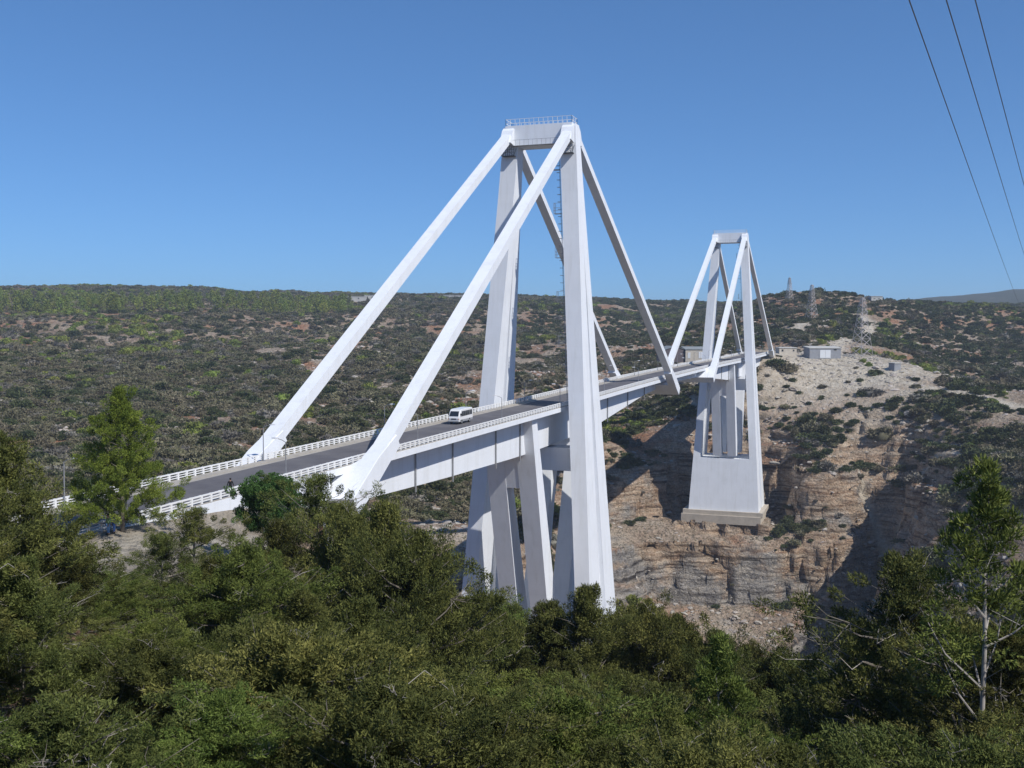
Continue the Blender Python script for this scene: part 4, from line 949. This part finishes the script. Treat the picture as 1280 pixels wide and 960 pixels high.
def scatter(name,P,scale,rot,src,label=None):
    me=bpy.data.meshes.new(name); me.vertices.add(len(P)); me.vertices.foreach_set('co',P.astype(np.float32).ravel()); me.update()
    a=me.attributes.new('psc','FLOAT_VECTOR','POINT'); a.data.foreach_set('vector',scale.astype(np.float32).ravel())
    a=me.attributes.new('prot','FLOAT_VECTOR','POINT'); a.data.foreach_set('vector',rot.astype(np.float32).ravel())
    o=bpy.data.objects.new(name,me); COL.objects.link(o); tag(o,kind='stuff')
    if label: o['label']=label
    ng=bpy.data.node_groups.new(name,'GeometryNodeTree'); ng.interface.new_socket('Geometry',in_out='INPUT',socket_type='NodeSocketGeometry'); ng.interface.new_socket('Geometry',in_out='OUTPUT',socket_type='NodeSocketGeometry')
    N=ng.nodes; L=ng.links; gi=N.new('NodeGroupInput'); go=N.new('NodeGroupOutput'); ip=N.new('GeometryNodeInstanceOnPoints')
    oi=N.new('GeometryNodeObjectInfo'); oi.inputs['Object'].default_value=src; oi.inputs['As Instance'].default_value=True; oi.transform_space='ORIGINAL'
    s_=N.new('GeometryNodeInputNamedAttribute'); s_.data_type='FLOAT_VECTOR'; s_.inputs['Name'].default_value='psc'
    r_=N.new('GeometryNodeInputNamedAttribute'); r_.data_type='FLOAT_VECTOR'; r_.inputs['Name'].default_value='prot'
    L.new(gi.outputs[0],ip.inputs['Points']); L.new(oi.outputs['Geometry'],ip.inputs['Instance']); L.new(s_.outputs[0],ip.inputs['Scale']); L.new(r_.outputs[0],ip.inputs['Rotation'])
    L.new(ip.outputs[0],go.inputs[0]); md=o.modifiers.new('scatter','NODES'); md.node_group=ng
    return o
rest=np.array([i for i in range(n) if i not in lead])
scn=['dusty olive scrub covering the hillsides','dark green scrub covering the hillsides','grey dry scrub covering the hillsides','olive green scrub covering the hillsides','light green young pines scattered over the hillsides','tall dark scrub covering the hillsides']
for k in range(6):
    q=rest[kd[rest]==k]; 
    sc=np.stack([sz[q]*rs_.uniform(.9,1.25,len(q)),sz[q],sz[q]*rs_.uniform(.7,1.0,len(q))],1); ro=np.zeros((len(q),3)); ro[:,2]=rs_.uniform(0,6.28,len(q))
    scatter('hillside_scrub',np.stack([X[q],Y[q],Z[q]-.1],1),sc,ro,firsts[k],scn[k])
# row of planted light green pines along the left skyline
def plant_pine(seed):
    rng=np.random.default_rng(seed); c=[];r=[]
    for z in np.linspace(.2,1,9):
        for _ in range(3): a=rng.uniform(0,6.28); R=.33*(1.08-z)+.05; c.append((R*math.cos(a)*.7,R*math.sin(a)*.7,z)); r.append(.10+.10*(1-z))
    V,F,T=leaves(np.array(c),np.array(r),12,.11,.07,rng,origin=np.array([0,0,.3]))
    b=MB(); b.tube([(0,0,-.1),(0,0,.9)],[.02,.006],5)
    n0=len(V); vv=np.array(b.v); ff=[]
    for f in b.f:
        for k in range(1,len(f)-1): ff.append((f[0],f[k],f[k+1]))
    F2=np.array(ff)+n0; V=np.vstack([V,vv]); mi=np.concatenate([np.zeros(len(F)),np.ones(len(F2))]); T=np.concatenate([T,np.zeros(len(F2))]); F=np.vstack([F,F2])
    return mesh_np('pine',V,F,[SHRL,BARK],T,mi)
PM=[plant_pine(k) for k in (1,2,3)]
kk=0
for q_ in range(1400):
    if kk>=290: break
    u=rs_.uniform(-20,440); 
    if 250<u<300 and rs_.uniform()<.6: continue
    D=rs_.uniform(1080,1330); x,y=ground_at(D,u); z=float(hz(x,y)); uu,vv,_=proj_uv(np.array([x]),np.array([y]),np.array([z]))
    if vv[0]>394: continue
    h_=rs_.uniform(9,14.5)
    o=place(PM[kk%3],'pine_tree',None,(x,y,z),(0,0,float(rs_.uniform(0,6.28))),(h_*rs_.uniform(.9,1.3),h_*1.1,h_)); kk+=1
    tag(o,'light green planted pine in the skyline belt, '+next(b for a,b in ((60,'at the left edge'),(140,'left of the roadside pine top'),(220,'right of the roadside pine top'),(320,'towards the leftmost stay'),(999,'nearest the leftmost stay')) if u<a),'tree','planted pines along the left skyline')

# ------------------------------------------------------------------ loose rocks
ROCKM=mat('pale_limestone_rock',(.46,.42,.36),.95,(.30,.27,.235),1.2,bump=.15,bscale=3,rnd=.2)
def rock_mesh(seed):
    bm=bmesh.new(); bmesh.ops.create_icosphere(bm,subdivisions=2,radius=1); rg=np.random.default_rng(seed)
    co=np.array([v.co[:] for v in bm.verts]); d=1+.45*vn(co[:,0]*1.3+seed,co[:,1]*1.3,co[:,2]*1.3,seed)+.2*vn(co[:,0]*3,co[:,1]*3,co[:,2]*3+seed,seed)
    for v,k in zip(bm.verts,d): v.co=v.co*float(k); v.co.z*=.7
    me=bpy.data.meshes.new('boulder'); bm.to_mesh(me); bm.free(); me.materials.append(ROCKM); return me
rk=[rock_mesh(3),rock_mesh(8)]
def put_rock(i,u,D,s,lab):
    x,y=ground_at(D,u); o=place(rk[i],'boulder',None,(x,y,float(hz(x,y))+s*.1),(0,0,u),(s,s*.8,s*.8)); tag(o,lab,'boulder'); return o
rb1=put_rock(0,868,600,1.6,'pale boulder on the bank under the far end of the main span'); rb2=put_rock(1,1145,592,1.6,'pale boulder on the bare slope right of the far pylon')
NR_=42000; th=YAW+rs_.uniform(-.5,.55,NR_); r2=np.sqrt(rs_.uniform(150**2,900**2,NR_)); X2=CAM.x+r2*np.cos(th); Y2=CAM.y+r2*np.sin(th)
dn=fbm(X2,Y2,X2*0,45,3,71); kp=(rs_.uniform(0,1,NR_)<np.clip(.45+1.6*dn,0.03,1))&~((np.abs(Y2-np.where(X2>0,-3.27*X2/282,0))<10)&((X2<-95)|(X2>370)))
# rubble tipped beside the far abutment
x3=rs_.normal(425,22,1500); y3=rs_.normal(20,12,1500); k3=np.abs(y3-yc(400))>9
X2=np.concatenate([X2[kp],x3[k3]]); Y2=np.concatenate([Y2[kp],y3[k3]]); s2=np.clip(rs_.lognormal(-.55,.5,len(X2)),.25,2.2); Z2=hz(X2,Y2)
half=rs_.uniform(0,1,len(X2))<.5
for msk,src in ((half,rb1),(~half,rb2)):
    q=np.where(msk)[0]; scatter('scattered_rocks',np.stack([X2[q],Y2[q],Z2[q]],1),np.stack([s2[q]*1.2,s2[q],s2[q]*.7],1),np.stack([rs_.uniform(-.3,.3,len(q)),rs_.uniform(-.3,.3,len(q)),rs_.uniform(0,6.28,len(q))],1),src,'pale limestone rocks strewn over the slopes')

# ------------------------------------------------------------------ buildings
WALLG=mat('grey_blockwork',(.30,.31,.33),.9,(.24,.25,.27),.8); WALLC=mat('cream_render',(.55,.50,.42),.9,(.46,.41,.34),.6); ROOFP=mat('pale_roof',(.55,.54,.50),.8,(.45,.44,.41),.5)
ROOFD=mat('grey_sheet_roof',(.30,.32,.32),.7,(.22,.24,.24),.7); DOORW=mat('white_metal_door',(.68,.70,.72),.5); WALLB=mat('purple_brown_wall',(.16,.13,.13),.9,(.11,.10,.11),.8)
FACE=math.atan2(-math.sin(YAW),-math.cos(YAW))
def hut(name,u,D,w_,d_,h_,label,wall,roof,slope_=.6,door=None,wins=(),rz=0,zoff=0,gable=False,zover=None):
    x,y=ground_at(D,u); z=float(hz(x,y)) if zover is None else zover
    t=empty(name,(x,y,z+zoff),YAW+rz-math.pi/2); tag(t,label,'building')   # local -y faces the camera, x to the right
    b=MB()
    if gable: 
        q=[(-w_/2,-2.5),(w_/2,-2.5),(w_/2,h_),(0,h_+slope_),(-w_/2,h_)]; b.loft([[(a,-d_/2,z_) for a,z_ in q],[(a,d_/2,z_) for a,z_ in q]])
    else: b.loft([[(-w_/2,-d_/2,-2.5),(w_/2,-d_/2,-2.5),(w_/2,-d_/2,h_),(-w_/2,-d_/2,h_)],[(-w_/2,d_/2,-2.5),(w_/2,d_/2,-2.5),(w_/2,d_/2,h_+slope_),(-w_/2,d_/2,h_+slope_)]])
    b.build('wall',wall,t)
    b=MB()
    if gable:
        for s in (-1,1): b.loft([[(0,yy,h_+slope_+.02),(s*(w_/2+.4),yy,h_-.12),(s*(w_/2+.4),yy,h_+.08),(0,yy,h_+slope_+.25)] for yy in (-d_/2-.4,d_/2+.4)])
    else: b.loft([[(-w_/2-.3,-d_/2-.4,h_-.0),(w_/2+.3,-d_/2-.4,h_),(w_/2+.3,-d_/2-.4,h_+.35),(-w_/2-.3,-d_/2-.4,h_+.35)],[(-w_/2-.3,d_/2+.4,h_+slope_+.1),(w_/2+.3,d_/2+.4,h_+slope_+.1),(w_/2+.3,d_/2+.4,h_+slope_+.4),(-w_/2-.3,d_/2+.4,h_+slope_+.4)]])
    b.build('roof',roof,t)
    if door:
        for a,c,zz in ([door] if not isinstance(door,list) else door):
            f=MB().box(a,c,-d_/2-.12,-d_/2+.05,-.3,zz).build('door',DOORW,t); MB().box((a+c)/2-.03,(a+c)/2+.03,-d_/2-.15,-d_/2-.119,-.2,zz-.1).build('door_seam',DARKST,f)
    for a,c,z0,z1 in wins:
        f=MB().box(a,c,-d_/2-.05,-d_/2+.05,z0,z1).build('window',GLASS,t); MB().box(a-.12,c+.12,-d_/2-.16,-d_/2+.02,z0-.15,z0-.01).build('sill',ROOFP,f)
    return t
hut('shed',1027,640,19,9,5.2,'grey shed with wide white double door on the bare plateau',WALLG,ROOFP,.9,door=(-3.2,3.2,4.3),wins=[(5.2,6.8,4.0,4.7)],rz=.12)
hut('hut',982,636,10.5,6,3.9,'small cream flat-roofed hut left of the grey shed',WALLC,ROOFP,.2,wins=[(-3.9,-2.8,2.0,3.1),(3.0,3.8,2.1,3.0)],rz=.12)
hut('hut',1118,618,5.0,4,3.4,'tiny pale block hut on the rim right of the lattice tower',WALLG,ROOFP,.15,rz=.5)
hut('farm_building',838,660,13,22,5.0,'low dark-gabled farm building beyond the left parapet of the bridge',WALLB,ROOFD,2.1,gable=True,rz=.1,zover=topz(660,838,447))
hut('farm_building',868,656,14,9,5.0,'pale long farm building with doors beside the dark gable',WALLC,ROOFD,1.4,door=[(-5.6,-4.0,3.2),(1.2,3.6,3.6)],rz=.1,zover=topz(656,868,447))
for u,D,w_,h_,lab in ((570,1480,20,7,'white house on the skyline between the two near stays'),(559,1500,11,5,'smaller white house on the skyline left of the larger one'),(446,1380,26,5,'long pale building on the far slope left of the stays'),(464,1385,16,6,'short pale building on the far slope beside the long one'),(1092,1000,10,4,'lone pale house among trees on the right ridge')):
    hut('house',u,D,w_,9,h_,lab,ROOFP,ROOFP,.4,wins=[(-w_*.3,-w_*.3+1.5,2,h_-1.5),(w_*.1,w_*.1+1.5,2,h_-1.5)],zoff=.5)
# retaining rubble wall edge at plateau rim
# ------------------------------------------------------------------ lattice towers and overhead cables
LAT=mat('lattice_steel',(.55,.52,.50),.6,(.45,.40,.38),1)
def tower(u,D,vtop,lab):
    x,y=ground_at(D,u); z=float(hz(x,y)); h=max(18,topz(D,u,vtop)-z); t=empty('lattice_tower',(x,y,z),YAW+.5); tag(t,lab,'pylon','lattice power towers on the right hill')
    wb=h*.135; b=MB(); 
    def wd(zz): return wb*(1-zz*.86) if zz<.72 else wb*(.381-(zz-.72)*.9)
    lv=[0,.16,.30,.42,.53,.63,.72,.79,.86,.93,1.0]; r=.17
    for i in range(len(lv)-1):
        a,c=lv[i],lv[i+1]; wa,wc=wd(a),max(.15,wd(c)); A=[(sx*wa,sy*wa,a*h) for sx,sy in ((-1,-1),(1,-1),(1,1),(-1,1))]; B=[(sx*wc,sy*wc,c*h) for sx,sy in ((-1,-1),(1,-1),(1,1),(-1,1))]
        for k in range(4):
            b.bar(A[k],B[k],r*1.3,r*1.3); b.bar(A[k],B[(k+1)%4],r,r); b.bar(A[(k+1)%4],B[k],r,r); b.bar(B[k],B[(k+1)%4],r,r)
    b.build('tower_body',LAT,t)
    for zz,ln_ in ((.76,.12),(.86,.10),(.95,.075)):
        b=MB()
        for s in (-1,1):
            w0=wd(zz); 
            for yy in (-w0,w0): b.bar((s*w0,yy,zz*h),(s*ln_*h,0,zz*h),r,r); b.bar((s*w0*.8,yy*.8,zz*h+.05*h),(s*ln_*h,0,zz*h),r,r)
            b.tube([(s*ln_*h,0,zz*h),(s*ln_*h,0,zz*h-.045*h)],.14,5)
        b.build('cross_arm',LAT,t)
tower(1076,650,372,'nearest lattice tower standing on the rim right of the grey shed')
tower(1013,860,356,'middle lattice tower above the dirt track')
tower(985,960,347,'farthest lattice tower, leftmost on the hill behind the plateau')
WIRE=mat('dark_cable',(.10,.10,.11),.5)
for (u0,v0,D0),(u1,v1,D1),lab in (((1130,0,80),(1271,379,600),'leftmost overhead cable crossing the sky at upper right'),((1175,0,84),(1296,375,620),'middle overhead cable crossing the sky at upper right'),((1210,0,88),(1318,380,640),'rightmost overhead cable crossing the sky at upper right')):
    x,y=ground_at(D0,u0); a=Vector((x,y,topz(D0,u0,v0))); x,y=ground_at(D1,u1); c=Vector((x,y,topz(D1,u1,v1))); d=(c-a)
    L0=a-d*.22; L1=c+d*.06; pts=[]
    for k in range(41):
        t_=k/40; p_=L0.lerp(L1,t_); p_.z-= 3.0*4*t_*(1-t_)*.35; pts.append(p_)
    b=MB(); b.tube(pts,.045,5); o=b.build('overhead_cable',WIRE); tag(o,lab,'cable','overhead cables at upper right')

# ------------------------------------------------------------------ haze
HZ=bpy.data.materials.new('haze'); HZ.use_nodes=True; nt=HZ.node_tree; nt.nodes.clear(); out=nt.nodes.new('ShaderNodeOutputMaterial'); pv_=nt.nodes.new('ShaderNodeVolumePrincipled')
pv_.inputs['Color'].default_value=(.80,.88,1,1); pv_.inputs['Density'].default_value=HAZE=0.00015; pv_.inputs['Anisotropy'].default_value=.2
nt.links.new(pv_.outputs[0],out.inputs['Volume'])
zmin=float(PZ.min())-1; zmax=max(float(PZ.max()),75.0)+15
hb=MB().box(float(PX.min())-20,float(PX.max())+20,float(PY.min())-20,float(PY.max())+20,zmin,zmax).build('haze',HZ); tag(hb,kind='stuff')
print('verts ground',len(vs),'shrubs',n,'zmin',zmin,'occ trees',len(occ))
